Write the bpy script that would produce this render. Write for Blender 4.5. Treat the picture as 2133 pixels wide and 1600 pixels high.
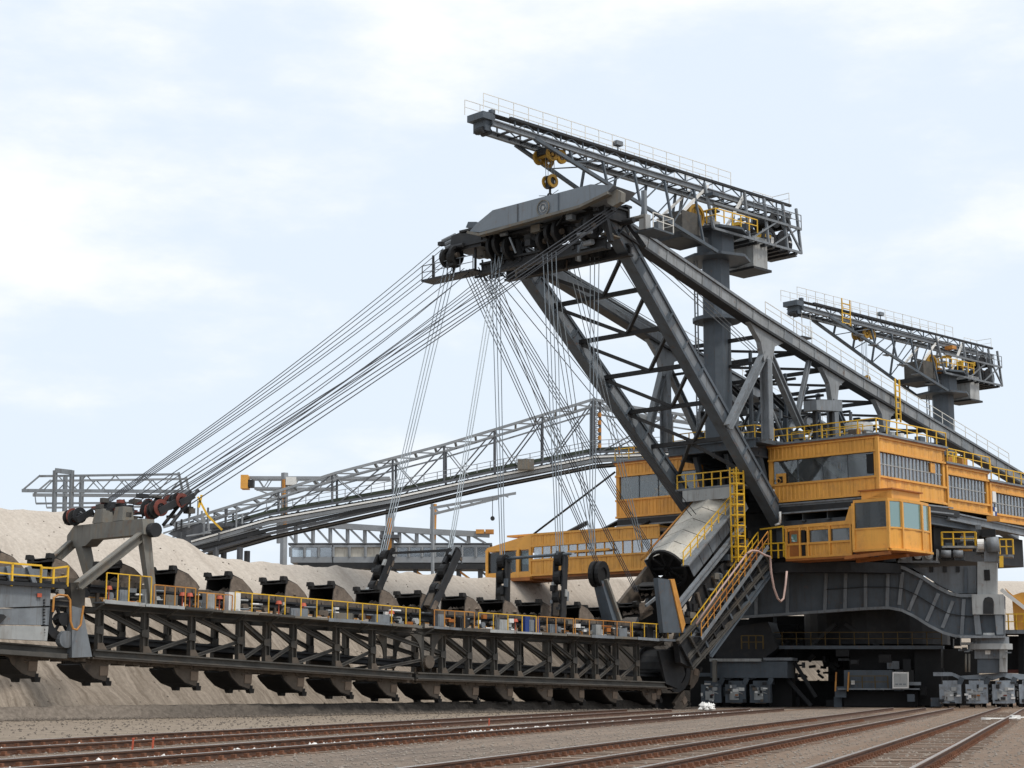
import bpy, math, random
import numpy as np
random.seed(7); np.random.seed(7)
for o in list(bpy.data.objects): bpy.data.objects.remove(o)
SC = bpy.context.scene
COL = SC.collection

# ------------------------------------------------------------------ camera
F = 3600.0                                   # focal length in photo pixels (2133 wide)
PIT = math.atan(630 / 3600.0)                # camera tilted up, horizon low in the frame
CAM = np.array([0.0, 0.0, 1.7])
cam_d = bpy.data.cameras.new('camera'); cam = bpy.data.objects.new('camera', cam_d); COL.objects.link(cam)
cam.location = CAM; cam.rotation_euler = (math.pi / 2 + PIT, 0, 0)
cam_d.sensor_fit = 'HORIZONTAL'; cam_d.sensor_width = 36.0; cam_d.lens = 36.0 * F / 2133.0
cam_d.clip_start = 0.5; cam_d.clip_end = 6000
SC.camera = cam

# ------------------------------------------------------------------ sky + sun
SUN = np.array([0.38, -0.27, 0.89]); SUN /= np.linalg.norm(SUN)
wd = bpy.data.worlds.new('World'); SC.world = wd; wd.use_nodes = True
nt = wd.node_tree; nt.nodes.clear()
def N_(t, **k):
    n = nt.nodes.new(t)
    for a, b in k.items(): setattr(n, a, b)
    return n
sky = N_('ShaderNodeTexSky', sky_type='NISHITA', sun_disc=False)
sky.sun_elevation = math.asin(SUN[2]); sky.sun_rotation = math.atan2(SUN[0], SUN[1])
sky.air_density = 1.0; sky.dust_density = 2.5; sky.ozone_density = 1.0
tc = N_('ShaderNodeTexCoord'); mp = N_('ShaderNodeMapping'); mp.inputs['Scale'].default_value = (1.0, 1.0, 2.6)
mp.inputs['Location'].default_value = (3.1, 2.2, 0.1)
nz = N_('ShaderNodeTexNoise'); nz.inputs['Scale'].default_value = 5.2; nz.inputs['Detail'].default_value = 9; nz.inputs['Roughness'].default_value = 0.57
nz2 = N_('ShaderNodeTexNoise'); nz2.inputs['Scale'].default_value = 1.7; nz2.inputs['Detail'].default_value = 3
ad = N_('ShaderNodeMath', operation='ADD'); ml = N_('ShaderNodeMath', operation='MULTIPLY'); ml.inputs[1].default_value = 0.55
rp = N_('ShaderNodeMapRange', interpolation_type='SMOOTHSTEP')
rp.inputs['From Min'].default_value = 0.69; rp.inputs['From Max'].default_value = 1.0
mul = N_('ShaderNodeMix', data_type='RGBA', blend_type='MULTIPLY'); mul.inputs[0].default_value = 1.0
mul.inputs[7].default_value = (0.085, 0.085, 0.085, 1)
veil = N_('ShaderNodeMix', data_type='RGBA'); veil.inputs[0].default_value = 0.9
veil.inputs[7].default_value = (0.765, 0.852, 0.95, 1)     # thin high haze lit by the sun
cl = N_('ShaderNodeMix', data_type='RGBA'); cl.inputs[7].default_value = (0.95, 0.955, 0.96, 1)
bg = N_('ShaderNodeBackground'); bg.inputs['Strength'].default_value = 1.0
out = N_('ShaderNodeOutputWorld')
L = nt.links.new
L(tc.outputs['Generated'], mp.inputs['Vector']); L(mp.outputs[0], nz.inputs['Vector']); L(mp.outputs[0], nz2.inputs['Vector'])
L(nz2.outputs[0], ml.inputs[0]); L(nz.outputs[0], ad.inputs[0]); L(ml.outputs[0], ad.inputs[1]); L(ad.outputs[0], rp.inputs['Value'])
L(sky.outputs[0], mul.inputs[6]); L(mul.outputs[2], veil.inputs[6]); L(veil.outputs[2], cl.inputs[6])
L(rp.outputs[0], cl.inputs[0]); L(cl.outputs[2], bg.inputs['Color']); L(bg.outputs[0], out.inputs['Surface'])

sd = bpy.data.lights.new('sun', 'SUN'); sun = bpy.data.objects.new('sun', sd); COL.objects.link(sun)
sd.energy = 2.3; sd.angle = math.radians(9); sd.color = (1.0, 0.955, 0.89)
from mathutils import Vector, Matrix
sun.rotation_euler = Vector(SUN).to_track_quat('Z', 'Y').to_euler()
SC.view_settings.view_transform = 'Standard'; SC.view_settings.look = 'None'
SC.view_settings.exposure = 0.18; SC.view_settings.gamma = 1.0
SC.view_settings.use_curve_mapping = False

# ------------------------------------------------------------------ frames of the place
def ray(px, py):
    x = px - 1066.5; y = 800 - py; c, s = math.cos(PIT), math.sin(PIT)
    return np.array([x, F * c - y * s, F * s + y * c]) / F
TH = math.radians(42)                        # heading of the bucket ladder and the superstructure
U = np.array([math.sin(TH), math.cos(TH), 0]); N = np.array([math.cos(TH), -math.sin(TH), 0]); Z = np.array([0, 0, 1.0])
RH = math.radians(17.5)                      # heading of the rails and the undercarriage
D = np.array([math.sin(RH), math.cos(RH), 0]); E = np.array([math.cos(RH), -math.sin(RH), 0])
O = np.array([10.5906, 132.0, 0])
R0 = np.array([38.1, 140.46, 0])
def W(s, t, z): return O + U * s + N * t + Z * z          # along ladder, towards near side, up
def V(e, d, z): return R0 + E * e + D * d + Z * z         # across the rails, along the rails, up
def Q(q, l, z=0): return E * q + D * l + Z * z            # rail coordinates
def hit(px, py, P0, nrm):
    d = ray(px, py); return CAM + d * (np.dot(P0 - CAM, nrm) / np.dot(d, nrm))
def pt(px, py, t): return hit(px, py, O + N * t, N)       # point on the vertical plane t
def ps(px, py, s): return hit(px, py, O + U * s, U)       # point on the vertical plane s
def pd(px, py, d): return hit(px, py, R0 + D * d, D)      # point on a plane across the rails
def pY(px, py, Y): return hit(px, py, np.array([0, Y, 0.0]), np.array([0, 1.0, 0]))
def stz(P): return float(np.dot(P - O, U)), float(np.dot(P - O, N)), float(P[2])
def A(*p): return np.array(p, dtype=float)
def nrm(v):
    v = np.asarray(v, float); return v / (np.linalg.norm(v) + 1e-12)

# ------------------------------------------------------------------ materials
MATS = {}
RUNS = dict(orange=(0.12, 0.22), midgrey=(0.4, 0.45), grey=(0.4, 0.4), paleGrey=(0.45, 0.5), portal=(0.4, 0.5), boomgrey=(0.55, 0.5), hood=(0.4, 0.3), bluegrey=(0.25, 0.25), yellow=(0.2, 0.5), palesteel=(0.4, 0.4))
def mat(name, col, rough=0.6, metal=0.0, var=0.25, scale=1.2, col2=None, amt=0.0, dscale=0.6, streak=False, bump=0.0, bscale=6.0, spec=0.4, thr=0.52):
    if name in MATS: return MATS[name]
    m = bpy.data.materials.new(name); m.use_nodes = True; n = m.node_tree; ns = n.nodes; lk = n.links.new
    b = ns['Principled BSDF']; b.inputs['Roughness'].default_value = rough; b.inputs['Metallic'].default_value = metal
    b.inputs['Specular IOR Level'].default_value = spec
    g = ns.new('ShaderNodeNewGeometry')
    nz = ns.new('ShaderNodeTexNoise'); nz.inputs['Scale'].default_value = scale; nz.inputs['Detail'].default_value = 6; nz.inputs['Roughness'].default_value = 0.62
    lk(g.outputs['Position'], nz.inputs['Vector'])
    mr = ns.new('ShaderNodeMapRange'); mr.inputs['From Min'].default_value = 0.3; mr.inputs['From Max'].default_value = 0.7
    mr.inputs['To Min'].default_value = 1 - var; mr.inputs['To Max'].default_value = 1 + var
    lk(nz.outputs[0], mr.inputs['Value'])
    mx = ns.new('ShaderNodeMix'); mx.data_type = 'RGBA'; mx.blend_type = 'MULTIPLY'; mx.inputs[0].default_value = 1
    mx.inputs[6].default_value = (*col, 1); lk(mr.outputs[0], mx.inputs[7])
    last = mx.outputs[2]
    oi = ns.new('ShaderNodeObjectInfo'); mr2 = ns.new('ShaderNodeMapRange'); mr2.inputs['To Min'].default_value = 0.92; mr2.inputs['To Max'].default_value = 1.07
    lk(oi.outputs['Random'], mr2.inputs['Value'])
    mx2 = ns.new('ShaderNodeMix'); mx2.data_type = 'RGBA'; mx2.blend_type = 'MULTIPLY'; mx2.inputs[0].default_value = 1
    lk(last, mx2.inputs[6]); lk(mr2.outputs[0], mx2.inputs[7]); last = mx2.outputs[2]
    if col2 is not None and amt > 0:
        d = ns.new('ShaderNodeTexNoise'); d.inputs['Scale'].default_value = dscale; d.inputs['Detail'].default_value = 8; d.inputs['Roughness'].default_value = 0.68
        if streak:
            mp = ns.new('ShaderNodeMapping'); mp.inputs['Scale'].default_value = (3, 3, 0.35); lk(g.outputs['Position'], mp.inputs['Vector']); lk(mp.outputs[0], d.inputs['Vector'])
        else: lk(g.outputs['Position'], d.inputs['Vector'])
        r = ns.new('ShaderNodeMapRange'); r.inputs['From Min'].default_value = thr; r.inputs['From Max'].default_value = thr + 0.16; r.inputs['To Max'].default_value = amt
        lk(d.outputs[0], r.inputs['Value'])
        m3 = ns.new('ShaderNodeMix'); m3.data_type = 'RGBA'; lk(r.outputs[0], m3.inputs[0]); lk(last, m3.inputs[6]); m3.inputs[7].default_value = (*col2, 1); last = m3.outputs[2]
    if name in RUNS:                     # narrow dirty runs and small rust blotches
        mp = ns.new('ShaderNodeMapping'); mp.inputs['Scale'].default_value = (5.5, 5.5, 0.4); lk(g.outputs['Position'], mp.inputs['Vector'])
        d = ns.new('ShaderNodeTexNoise'); d.inputs['Scale'].default_value = 1.0; d.inputs['Detail'].default_value = 4; lk(mp.outputs[0], d.inputs['Vector'])
        d2 = ns.new('ShaderNodeTexNoise'); d2.inputs['Scale'].default_value = 2.3; d2.inputs['Detail'].default_value = 7; lk(g.outputs['Position'], d2.inputs['Vector'])
        for dd, lo_, am, cc in ((d, 0.58, RUNS[name][0], (0.07, 0.055, 0.042)), (d2, 0.62, RUNS[name][1], (0.15, 0.07, 0.032))):
            r = ns.new('ShaderNodeMapRange'); r.inputs['From Min'].default_value = lo_; r.inputs['From Max'].default_value = lo_ + 0.12; r.inputs['To Max'].default_value = am; lk(dd.outputs[0], r.inputs['Value'])
            m4 = ns.new('ShaderNodeMix'); m4.data_type = 'RGBA'; lk(r.outputs[0], m4.inputs[0]); lk(last, m4.inputs[6]); m4.inputs[7].default_value = (*cc, 1); last = m4.outputs[2]
    lk(last, b.inputs['Base Color'])
    if bump > 0:
        nb = ns.new('ShaderNodeTexNoise'); nb.inputs['Scale'].default_value = bscale; nb.inputs['Detail'].default_value = 5
        lk(g.outputs['Position'], nb.inputs['Vector'])
        bp = ns.new('ShaderNodeBump'); bp.inputs['Strength'].default_value = bump; bp.inputs['Distance'].default_value = 0.1
        lk(nb.outputs[0], bp.inputs['Height']); lk(bp.outputs[0], b.inputs['Normal'])
    MATS[name] = m; return m
RUST = (0.13, 0.055, 0.025); MUD = (0.16, 0.125, 0.095)
mat('grey', (0.075, 0.092, 0.11), 0.55, 0.0, 0.18, 0.9, (0.05, 0.045, 0.04), 0.55, 0.5, True)
mat('bluegrey', (0.165, 0.19, 0.215), 0.5, 0.0, 0.08, 0.7, (0.15, 0.15, 0.15), 0.4, 0.5, True)
mat('midgrey', (0.175, 0.192, 0.208), 0.55, 0.0, 0.2, 0.9, (0.085, 0.078, 0.07), 0.55, 0.5, True)
mat('palesteel', (0.29, 0.325, 0.36), 0.5, 0.0, 0.2, 1.2, (0.12, 0.11, 0.1), 0.6, 1.0)
mat('boomgrey', (0.225, 0.237, 0.245), 0.55, 0.0, 0.2, 0.9, (0.11, 0.1, 0.085), 0.6, 0.5, True)
mat('paleGrey', (0.34, 0.35, 0.345), 0.55, 0.0, 0.15, 0.9, (0.17, 0.145, 0.12), 0.55, 0.5, True)
mat('dark', (0.016, 0.017, 0.019), 0.6, 0.0, 0.35, 1.5, (0.04, 0.034, 0.028), 0.6, 1.2)
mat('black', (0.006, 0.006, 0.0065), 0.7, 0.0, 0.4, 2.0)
mat('truss', (0.066, 0.062, 0.055), 0.7, 0.0, 0.35, 1.2, (0.11, 0.086, 0.063), 0.7, 0.8)
mat('portal', (0.15, 0.143, 0.125), 0.65, 0.0, 0.2, 1.0, (0.2, 0.14, 0.08), 0.6, 0.8, True)
mat('orange', (0.69, 0.335, 0.06), 0.5, 0.0, 0.1, 0.35, (0.42, 0.2, 0.06), 0.45, 0.9, False, thr=0.5)
mat('orangedark', (0.33, 0.11, 0.02), 0.6, 0.0, 0.2, 1.0, RUST, 0.5, 0.9)
mat('yellow', (0.72, 0.43, 0.03), 0.5, 0.0, 0.12, 1.5, (0.3, 0.16, 0.03), 0.5, 1.3)
mat('rustyellow', (0.50, 0.235, 0.05), 0.6, 0.0, 0.2, 1.2, (0.34, 0.12, 0.03), 0.8, 0.45, thr=0.46)
mat('shadedyellow', (0.10, 0.065, 0.018), 0.7, 0.0, 0.2, 1.2)  # railing yellow with the shade under the machine put into the colour
mat('white', (0.72, 0.71, 0.68), 0.55, 0.0, 0.08, 0.8, (0.4, 0.37, 0.32), 0.4, 0.8, True)
mat('hood', (0.47, 0.445, 0.39), 0.6, 0.0, 0.08, 0.7, (0.4, 0.36, 0.29), 0.5, 0.6, True)
mat('railwhite', (0.74, 0.72, 0.66), 0.5, 0.0, 0.1, 1.0)
mat('rope', (0.04, 0.042, 0.048), 0.5, 0.3, 0.15, 2.0)
mat('ropelight', (0.25, 0.285, 0.31), 0.45, 0.3, 0.12, 2.0)
mat('bucket', (0.010, 0.0092, 0.0085), 0.65, 0.0, 0.4, 2.0, (0.03, 0.025, 0.02), 0.5, 1.2)
mat('mudsteel', (0.15, 0.118, 0.092), 0.8, 0.0, 0.3, 1.5, (0.05, 0.04, 0.034), 0.85, 1.4, bump=0.4)
mat('brownsteel', (0.10, 0.08, 0.062), 0.75, 0.0, 0.3, 1.3, (0.035, 0.03, 0.026), 0.8, 1.1)
mat('mudpatch', (0.21, 0.16, 0.12), 0.85, 0.0, 0.3, 2.0, (0.08, 0.06, 0.05), 0.6, 2.0)
mat('red', (0.44, 0.09, 0.045), 0.5, 0.0, 0.2, 2.0)
mat('redsheave', (0.17, 0.045, 0.032), 0.6, 0.0, 0.3, 2.0, (0.06, 0.04, 0.035), 0.8, 1.5)
mat('pinkhose', (0.42, 0.29, 0.25), 0.6, 0.0, 0.15, 1.0)
mat('blue', (0.02, 0.05, 0.2), 0.6, 0.0, 0.1, 1.0)
mat('belt', (0.035, 0.045, 0.03), 0.8, 0.0, 0.4, 1.0)
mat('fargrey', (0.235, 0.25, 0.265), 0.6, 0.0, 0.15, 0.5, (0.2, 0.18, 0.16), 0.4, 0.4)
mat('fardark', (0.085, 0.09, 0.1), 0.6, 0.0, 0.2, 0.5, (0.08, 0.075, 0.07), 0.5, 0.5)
mat('railtop', (0.42, 0.38, 0.35), 0.35, 0.6, 0.15, 2.0)
mat('railrust', (0.092, 0.047, 0.029), 0.85, 0.0, 0.3, 1.5, (0.075, 0.04, 0.026), 0.7, 1.0)
mat('clipRust', (0.17, 0.075, 0.04), 0.9, 0.0, 0.4, 3.0)
mat('sleeper', (0.185, 0.135, 0.1), 0.9, 0.0, 0.3, 1.2, (0.26, 0.125, 0.07), 0.7, 0.5, bump=0.3)
mat('stone', (0.24, 0.205, 0.172), 0.9, 0.0, 0.35, 3.0)
mat('clod', (0.13, 0.108, 0.088), 0.95, 0.0, 0.35, 3.0)
mat('whitestone', (0.72, 0.70, 0.66), 0.8, 0.0, 0.2, 3.0)

def glassmat(name, tint, alpha, rough=0.04, dif=(0.22, 0.22, 0.21), df=0.12):
    m = bpy.data.materials.new(name); m.use_nodes = True; n = m.node_tree; ns = n.nodes; lk = n.links.new
    ns.clear(); o = ns.new('ShaderNodeOutputMaterial')
    g = ns.new('ShaderNodeBsdfGlossy'); g.inputs['Roughness'].default_value = rough; g.inputs['Color'].default_value = (0.95, 0.97, 1, 1)
    t = ns.new('ShaderNodeBsdfTransparent'); t.inputs['Color'].default_value = (*tint, 1)
    d = ns.new('ShaderNodeBsdfDiffuse'); d.inputs['Color'].default_value = (*dif, 1)
    m0 = ns.new('ShaderNodeMixShader'); m0.inputs[0].default_value = df; lk(t.outputs[0], m0.inputs[1]); lk(d.outputs[0], m0.inputs[2])
    fr = ns.new('ShaderNodeFresnel'); fr.inputs['IOR'].default_value = 1.5
    ad = ns.new('ShaderNodeMath'); ad.operation = 'ADD'; ad.inputs[1].default_value = alpha; lk(fr.outputs[0], ad.inputs[0])
    mx = ns.new('ShaderNodeMixShader'); lk(ad.outputs[0], mx.inputs[0]); lk(m0.outputs[0], mx.inputs[1]); lk(g.outputs[0], mx.inputs[2])
    lk(mx.outputs[0], o.inputs['Surface']); MATS[name] = m
mat('reel', (0.34, 0.19, 0.02), 0.6, 0.0, 0.2, 1.5, (0.1, 0.06, 0.03), 0.7, 1.2)
glassmat('glass', (0.8, 0.84, 0.84), 0.02)
glassmat('glassgreen', (0.4, 0.7, 0.66), 0.12, 0.04, (0.24, 0.47, 0.44), 0.5)
glassmat('glassdark', (0.35, 0.4, 0.4), 0.0)
glassmat('glasspale', (0.7, 0.74, 0.76), 0.22, 0.12)

# ------------------------------------------------------------------ objects
WLOC = {}
def tag(o, label=None, cat=None, group=None, kind=None):
    if label: o['label'] = label
    if cat: o['category'] = cat
    if group: o['group'] = group
    if kind: o['kind'] = kind
    return o
def thing(name, loc, label, cat, group=None):
    o = bpy.data.objects.new(name, None); COL.objects.link(o); o.location = loc; o.empty_display_size = 0.5
    WLOC[o.name] = np.array(loc, float); return tag(o, label, cat, group)
def link(o, parent, wloc):
    COL.objects.link(o); WLOC[o.name] = np.array(wloc, float)
    if parent is not None:
        o.parent = parent; o.location = WLOC[o.name] - WLOC[parent.name]
    else: o.location = wloc
    return o
class MB:
    def __init__(s): s.v = []; s.f = []
    def add(s, vs, fs):
        k = len(s.v); s.v += [np.asarray(p, float) for p in vs]; s.f += [tuple(i + k for i in f) for f in fs]; return s
    def hexa(s, b, t):            # bottom quad, top quad
        return s.add(list(b) + list(t), [(3, 2, 1, 0), (4, 5, 6, 7), (0, 1, 5, 4), (1, 2, 6, 5), (2, 3, 7, 6), (3, 0, 4, 7)])
    def box(s, c, a, b, d):       # centre, three full edge vectors
        c, a, b, d = map(np.asarray, (c, a, b, d)); o = c - a / 2 - b / 2 - d / 2
        return s.hexa([o, o + a, o + a + b, o + b], [o + d, o + a + d, o + a + b + d, o + b + d])
    def beam(s, p, q, w, h, up=None):
        p, q = np.asarray(p, float), np.asarray(q, float); x = nrm(q - p)
        up = Z if up is None else np.asarray(up, float)
        if abs(np.dot(x, nrm(up))) > 0.995: up = U if abs(np.dot(x, U)) < 0.9 else N
        y = nrm(np.cross(up, x)); z = np.cross(x, y); y = y * w / 2; z = z * h / 2
        return s.hexa([p - y - z, p + y - z, p + y + z, p - y + z], [q - y - z, q + y - z, q + y + z, q - y + z])
    def ibeam(s, p, q, w, h, up=None, tf=0.12, tw=0.08):
        p, q = np.asarray(p, float), np.asarray(q, float); x = nrm(q - p); up = Z if up is None else np.asarray(up, float)
        if abs(np.dot(x, nrm(up))) > 0.995: up = U
        y = nrm(np.cross(up, x)); z = np.cross(x, y)
        s.beam(p, q, tw, h - 2 * tf, z)
        for k in (-1, 1): s.beam(p + z * k * (h - tf) / 2, q + z * k * (h - tf) / 2, w, tf, z)
        return s
    def tube(s, p, q, r, n=8, r2=None, cap=True):
        p, q = np.asarray(p, float), np.asarray(q, float); r2 = r if r2 is None else r2; x = nrm(q - p)
        a = nrm(np.cross(x, Z if abs(x[2]) < 0.9 else U)); b = np.cross(x, a)
        c = [math.cos(2 * math.pi * i / n) * a + math.sin(2 * math.pi * i / n) * b for i in range(n)]
        vs = [p + r * d for d in c] + [q + r2 * d for d in c]
        fs = [(i, (i + 1) % n, n + (i + 1) % n, n + i) for i in range(n)]
        if cap: fs += [tuple(range(n))[::-1], tuple(range(n, 2 * n))]
        return s.add(vs, fs)
    def path(s, pts, r, n=6):
        pts = [np.asarray(p, float) for p in pts]; k = len(pts); vs = []; fs = []; a = None
        for i, p in enumerate(pts):
            x = nrm(pts[min(i + 1, k - 1)] - pts[max(i - 1, 0)])
            a = nrm(np.cross(x, Z if abs(x[2]) < 0.95 else U)) if a is None else nrm(a - x * np.dot(a, x))
            b = np.cross(x, a)
            vs += [p + r * (math.cos(2 * math.pi * j / n) * a + math.sin(2 * math.pi * j / n) * b) for j in range(n)]
        for i in range(k - 1):
            for j in range(n): fs.append((i * n + j, i * n + (j + 1) % n, (i + 1) * n + (j + 1) % n, (i + 1) * n + j))
        fs += [tuple(range(n))[::-1], tuple(range((k - 1) * n, k * n))]
        return s.add(vs, fs)
    def prism(s, poly, ext):
        n = len(poly); ext = np.asarray(ext, float); vs = [np.asarray(p, float) for p in poly]; vs += [p + ext for p in vs]
        return s.add(vs, [tuple(range(n))[::-1], tuple(range(n, 2 * n))] + [(i, (i + 1) % n, n + (i + 1) % n, n + i) for i in range(n)])
    def disc(s, c, ax, r, d, n=16): c = np.asarray(c, float); ax = nrm(ax); return s.tube(c - ax * d / 2, c + ax * d / 2, r, n)
    def rim(s, c, ax, r, ri, d, n=20):      # ring with a hole
        c = np.asarray(c, float); ax = nrm(ax); a = nrm(np.cross(ax, Z if abs(ax[2]) < 0.9 else U)); b = np.cross(ax, a); vs = []; fs = []
        for i in range(n):
            e = math.cos(2 * math.pi * i / n) * a + math.sin(2 * math.pi * i / n) * b
            vs += [c + e * r - ax * d / 2, c + e * r + ax * d / 2, c + e * ri + ax * d / 2, c + e * ri - ax * d / 2]
        for i in range(n):
            j = (i + 1) % n
            for k in range(4): fs.append((4 * i + k, 4 * j + k, 4 * j + (k + 1) % 4, 4 * i + (k + 1) % 4))
        return s.add(vs, fs)
    def mesh(s, name, m, center=None, smooth=False):
        v = np.array(s.v); c = (v.min(0) + v.max(0)) / 2 if center is None else np.asarray(center, float)
        me = bpy.data.meshes.new(name); me.from_pydata([tuple(p) for p in (v - c)], [], s.f)
        import bmesh
        bm = bmesh.new(); bm.from_mesh(me); bmesh.ops.recalc_face_normals(bm, faces=bm.faces); bm.to_mesh(me); bm.free()
        if smooth:
            for p in me.polygons: p.use_smooth = True
        me.materials.append(MATS[m]); return me, c
    def build(s, name, m, parent=None, smooth=False):
        me, c = s.mesh(name, m, None, smooth); o = bpy.data.objects.new(name, me); return link(o, parent, c)
def inst(name, me, parent, wloc, mat3=None):
    o = bpy.data.objects.new(name, me)
    if mat3 is not None: o.rotation_euler = Matrix([list(r) for r in mat3]).to_euler()
    return link(o, parent, wloc)
def copy_tree(o, parent=None):
    c = o.copy(); COL.objects.link(c); c.parent = parent
    for ch in list(o.children): copy_tree(ch, c)
    return c
def beam(parent, name, m, p, q, w, h, up=None): return MB().beam(p, q, w, h, up).build(name, m, parent)
def ibeam(parent, name, m, p, q, w, h, up=None, tf=0.12, tw=0.08): return MB().ibeam(p, q, w, h, up, tf, tw).build(name, m, parent)
def tube(parent, name, m, p, q, r, n=8): return MB().tube(p, q, r, n).build(name, m, parent, True)
def lerp(p, q, k): return np.asarray(p, float) * (1 - k) + np.asarray(q, float) * k

_post = None
def railing(parent, pts, h=1.1, sp=1.3, m='yellow', w=0.085, sub=True, mid=True):
    """walkway railing along deck points: rails in one mesh, each post a piece of it"""
    r = MB(); posts = []
    pts = [np.asarray(p, float) for p in pts]
    for a, b in zip(pts[:-1], pts[1:]):
        r.beam(a + Z * h, b + Z * h, w, w)
        if mid: r.beam(a + Z * h * 0.52, b + Z * h * 0.52, w * 0.8, w * 0.8)
        n = max(1, int(round(np.linalg.norm(b - a) / sp))); posts += [lerp(a, b, i / n) for i in range(n)]
    posts.append(pts[-1])
    if not sub:
        for p in posts: r.beam(p, p + Z * h, w, w, U)
        return r.build('railing', m, parent)
    o = r.build('railing', m, parent)
    me, c = MB().beam(A(0, 0, 0), A(0, 0, h), w, w, U).mesh('post', m, A(0, 0, 0))
    for p in posts: inst('post', me, o, p)
    return o

# ================================================================== SETTING
def ground_mat(name, kind):
    m = bpy.data.materials.new(name); m.use_nodes = True; n = m.node_tree; ns = n.nodes; lk = n.links.new
    b = ns['Principled BSDF']; b.inputs['Roughness'].default_value = 0.95; b.inputs['Specular IOR Level'].default_value = 0.15
    g = ns.new('ShaderNodeNewGeometry'); P = g.outputs['Position']
    def dot(v):
        d = ns.new('ShaderNodeVectorMath'); d.operation = 'DOT_PRODUCT'; lk(P, d.inputs[0]); d.inputs[1].default_value = tuple(v); return d.outputs['Value']
    def comb(a, b_, c):
        x = ns.new('ShaderNodeCombineXYZ')
        for i, q in enumerate((a, b_, c)):
            if q is not None: lk(q, x.inputs[i])
        return x.outputs[0]
    def noise(vec, sc, det=6, ro=0.6):
        q = ns.new('ShaderNodeTexNoise'); q.inputs['Scale'].default_value = sc; q.inputs['Detail'].default_value = det; q.inputs['Roughness'].default_value = ro; lk(vec, q.inputs['Vector']); return q.outputs[0]
    def mr(v, a, b_, c, d):
        q = ns.new('ShaderNodeMapRange'); q.inputs['From Min'].default_value = a; q.inputs['From Max'].default_value = b_; q.inputs['To Min'].default_value = c; q.inputs['To Max'].default_value = d; lk(v, q.inputs['Value']); return q.outputs[0]
    def mth(op, a, b_):
        q = ns.new('ShaderNodeMath'); q.operation = op
        for i, v in enumerate((a, b_)):
            if isinstance(v, (int, float)): q.inputs[i].default_value = v
            else: lk(v, q.inputs[i])
        return q.outputs[0]
    def mix(f, a, b_, bl='MIX'):
        q = ns.new('ShaderNodeMix'); q.data_type = 'RGBA'; q.blend_type = bl
        if isinstance(f, (int, float)): q.inputs[0].default_value = f
        else: lk(f, q.inputs[0])
        for i, v in ((6, a), (7, b_)):
            if isinstance(v, tuple): q.inputs[i].default_value = (*v, 1)
            else: lk(v, q.inputs[i])
        return q.outputs[2]
    if kind == 'ground':
        q, l = dot(E), dot(D)
        sv = comb(mth('MULTIPLY', q, 1.0), mth('MULTIPLY', l, 0.06), None)      # drawn out along the rails
        big = noise(P, 0.12, 4); fine = noise(P, 3.2, 8, 0.8); grit = noise(P, 17.0, 3, 0.7); st = noise(sv, 1.5, 6, 0.6)
        c = mix(mr(st, 0.38, 0.62, 0, 1), (0.25, 0.2, 0.16), (0.16, 0.13, 0.108))
        c = mix(mr(big, 0.4, 0.62, 0, 0.7), c, (0.262, 0.205, 0.16))
        sand = mr(mth('ADD', q, mth('MULTIPLY', big, 3.0)), -27.6, -29.6, 0, 1)
        s_, t_ = dot(U), dot(N)
        rv = comb(mth('MULTIPLY', s_, 1.0), mth('MULTIPLY', t_, 0.05), None); ri = noise(rv, 2.8, 7, 0.72)
        sc = mix(mr(ri, 0.35, 0.65, 0, 1), (0.345, 0.283, 0.22), (0.2, 0.162, 0.126))
        c = mix(sand, c, sc)
        c = mix(mth('MULTIPLY', mr(q, -13.5, -12.0, 0, 1), mr(st, 0.36, 0.6, 0.15, 0.85)), c, (0.235, 0.165, 0.118))
        # rust-brown dirt lies beside the rails
        rr = None
        for qq, w in ((-28.4, 1.0), (-25.3, 1.0), (-21.4, 1.1), (-19.0, 1.3), (-12.0, .9), (-9.7, .9), (-7.75, 1.0), (-4.7, .9), (-2.85, 1.0)):
            d_ = mth('ABSOLUTE', mth('SUBTRACT', q, qq), 0.0); k = mr(d_, 0.1, w * .75, 1, 0); rr = k if rr is None else mth('MAXIMUM', rr, k)
        c = mix(mth('MULTIPLY', rr, mr(st, 0.3, 0.6, 0.55, 1.0)), c, (0.185, 0.118, 0.078))
        c = mix(1.0, c, mix(mr(fine, 0.3, 0.72, 0, 1), (0.5, 0.49, 0.48), (1.4, 1.4, 1.4)), 'MULTIPLY')
        c = mix(mr(grit, 0.62, 0.72, 0, 0.55), c, (0.09, 0.08, 0.075))
        h = mth('ADD', fine, mth('MULTIPLY', grit, 0.6)); bs = 0.9; bd = 0.08
    else:
        s_, t_ = dot(U), dot(N); sep = ns.new('ShaderNodeSeparateXYZ'); lk(P, sep.inputs[0]); z = sep.outputs[2]
        wob = noise(P, 0.35, 4)
        rv = comb(mth('ADD', mth('MULTIPLY', s_, 1.0), mth('MULTIPLY', wob, 1.4)), mth('MULTIPLY', t_, 0.045), mth('MULTIPLY', z, 0.045))
        r1 = noise(rv, 3.4, 7, 0.7); r2 = noise(rv, 0.5, 4, 0.5); fine = noise(P, 4.0, 7, 0.7)
        lo = mix(mr(r1, 0.36, 0.64, 0, 1), (0.165, 0.133, 0.102), (0.315, 0.264, 0.212))
        hi = mix(mr(r1, 0.3, 0.7, 0, 1), (0.415, 0.362, 0.306), (0.49, 0.437, 0.378))
        k = mr(mth('ADD', z, mth('MULTIPLY', r2, 2.0)), 6.4, 10.5, 0, 1)        # moist cut sand below, dry sand above
        c = mix(k, lo, hi)
        c = mix(mr(r2, 0.55, 0.72, 0, 0.4), c, (0.24, 0.2, 0.165))
        c = mix(1.0, c, mix(mr(fine, 0.3, 0.7, 0, 1), (0.82, 0.82, 0.82), (1.12, 1.12, 1.12)), 'MULTIPLY')
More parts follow.
